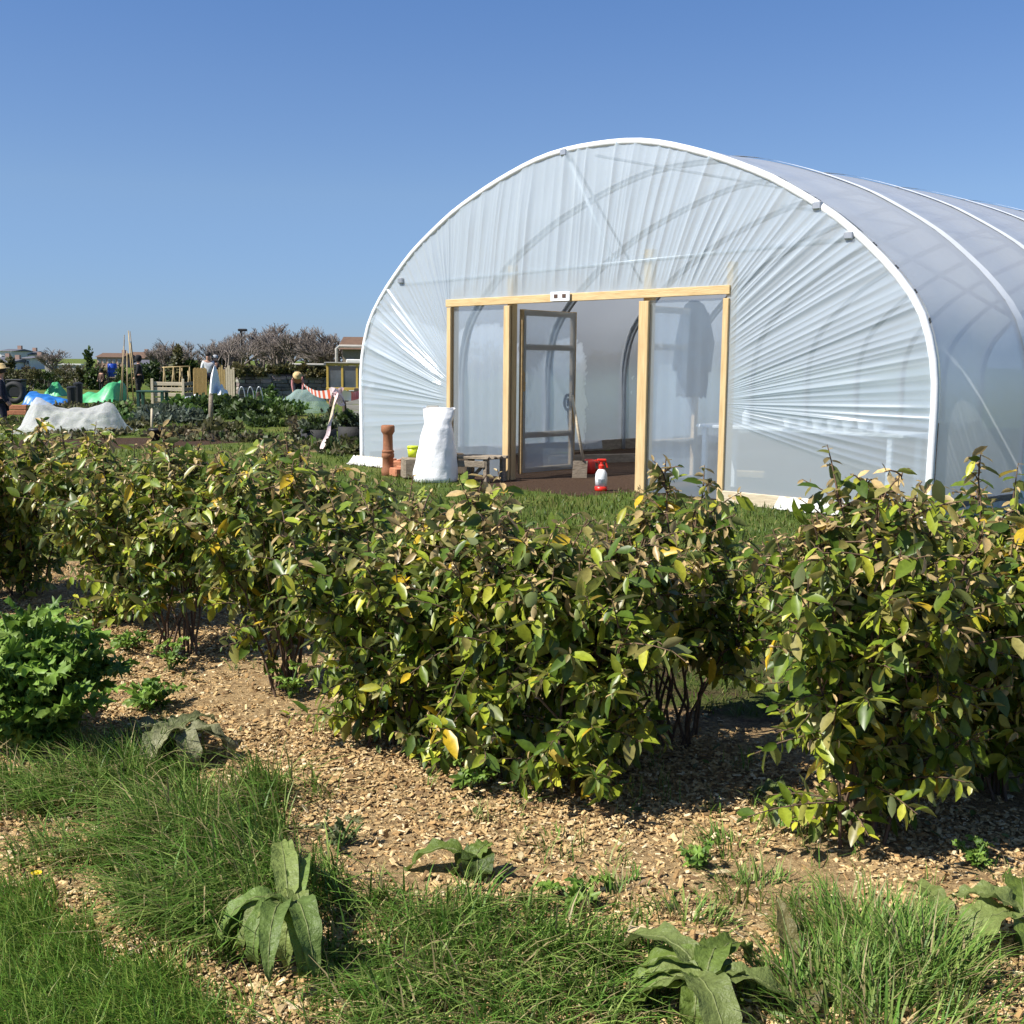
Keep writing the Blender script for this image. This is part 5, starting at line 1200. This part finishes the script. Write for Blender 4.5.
    dock(1020, 945, [(140, .24, .06, 55, 90), (220, .26, .06, 40, 110), (260, .22, .06, 40, 110), (60, .22, .06, 50, 90)], 'dock with rounded green leaves cut by the right edge of the photo', 27, GD, GW, rise=.08)
    dock(945, 930, [(120, .22, .035, 60, 80), (240, .2, .03, 45, 110)], 'narrow leaved dock at the right end of the grass tussock', 28, GD, GW)
    # dandelion flower and dry leaf
    p = gp(37, 885); t = thing('dandelion', p, 'single small yellow dandelion flower on the chips at lower left', 'flower')
    MB().tube([p, p + Z3 * .035], .003, 5).build('stem', MT['herbstem'], t); mb = MB()
    for k in range(16):
        a = k * .393; q = p + Z3 * .036; d = np.array([math.cos(a), math.sin(a), 0]); s_ = np.array([-d[1], d[0], 0]) * .004
        mb.add([q - s_ * .4, q + s_ * .4, q + d * .016 + s_ + Z3 * .004, q + d * .016 - s_ + Z3 * .004], [(0, 1, 2, 3)])
    mb.lathe(p + Z3 * .036, [(.006, 0), (.007, .004), (.003, .007)], 8); mb.build('petals', MT['flower'], t)
    p = gp(643, 957) + Z3 * .07; r = np.random.default_rng(1); P = strapleaf(p + np.array([-.05, 0, .0]), R(-8), .11, .025, R(8), R(20), r, None)
    P[:, :, 2] = np.maximum(P[:, :, 2], 0) + 0; solid(MB().grid(P), 'dry_leaf', MT['dry'], 'pale dry fallen leaf lying on the grass left of the big dock', 'leaf', P.reshape(-1, 3).min(0), smooth=True)
weeds()

# ------------------------------------------------------------------ light
SUN_EL, SUN_H = R(48), (-.87, -.4)
az = math.atan2(SUN_H[0], SUN_H[1])                    # from +Y towards +X
sun = bpy.data.objects.new('sun', bpy.data.lights.new('sun', 'SUN')); COL.objects.link(sun)
sun.data.energy = 4.6; sun.data.angle = R(.5); sun.data.color = (1, .955, .87)
v = Vector((math.sin(az) * math.cos(SUN_EL), math.cos(az) * math.cos(SUN_EL), math.sin(SUN_EL)))
sun.rotation_euler = v.to_track_quat('Z', 'Y').to_euler(); sun.location = (-10, 0, 20)
W = bpy.data.worlds.new('World'); SC.world = W; W.use_nodes = True; wt = W.node_tree
bg = wt.nodes['Background']; sk = wt.nodes.new('ShaderNodeTexSky'); sk.sky_type = 'NISHITA'; sk.sun_disc = False
sk.sun_elevation = SUN_EL; sk.sun_rotation = az; sk.air_density = 1.0; sk.dust_density = .0; sk.ozone_density = 3.0; sk.altitude = 300
tcw = wt.nodes.new('ShaderNodeTexCoord'); sx = wt.nodes.new('ShaderNodeSeparateXYZ'); wt.links.new(tcw.outputs['Generated'], sx.inputs[0])
hz = ramp(wt, sx.outputs[2], [(0.0, (.43, .6, 1.06)), (.04, (.54, .7, 1.1)), (.136, (.84, .92, 1.12)), (.22, (.85, .97, 1.2)), (.3, (.8, .99, 1.28)), (1, (.85, 1, 1.2))])
mw = wt.nodes.new('ShaderNodeMix'); mw.data_type = 'RGBA'; mw.blend_type = 'MULTIPLY'; mw.inputs[0].default_value = 1
wt.links.new(sk.outputs[0], mw.inputs[6]); wt.links.new(hz.outputs[0], mw.inputs[7]); wt.links.new(mw.outputs[2], bg.inputs[0]); bg.inputs[1].default_value = .056
SC.view_settings.view_transform = 'Standard'; SC.view_settings.look = 'None'; SC.view_settings.gamma = 1; SC.view_settings.exposure = .85
SC.cycles.max_bounces = 8; SC.cycles.transparent_max_bounces = 24; SC.cycles.use_denoising = True
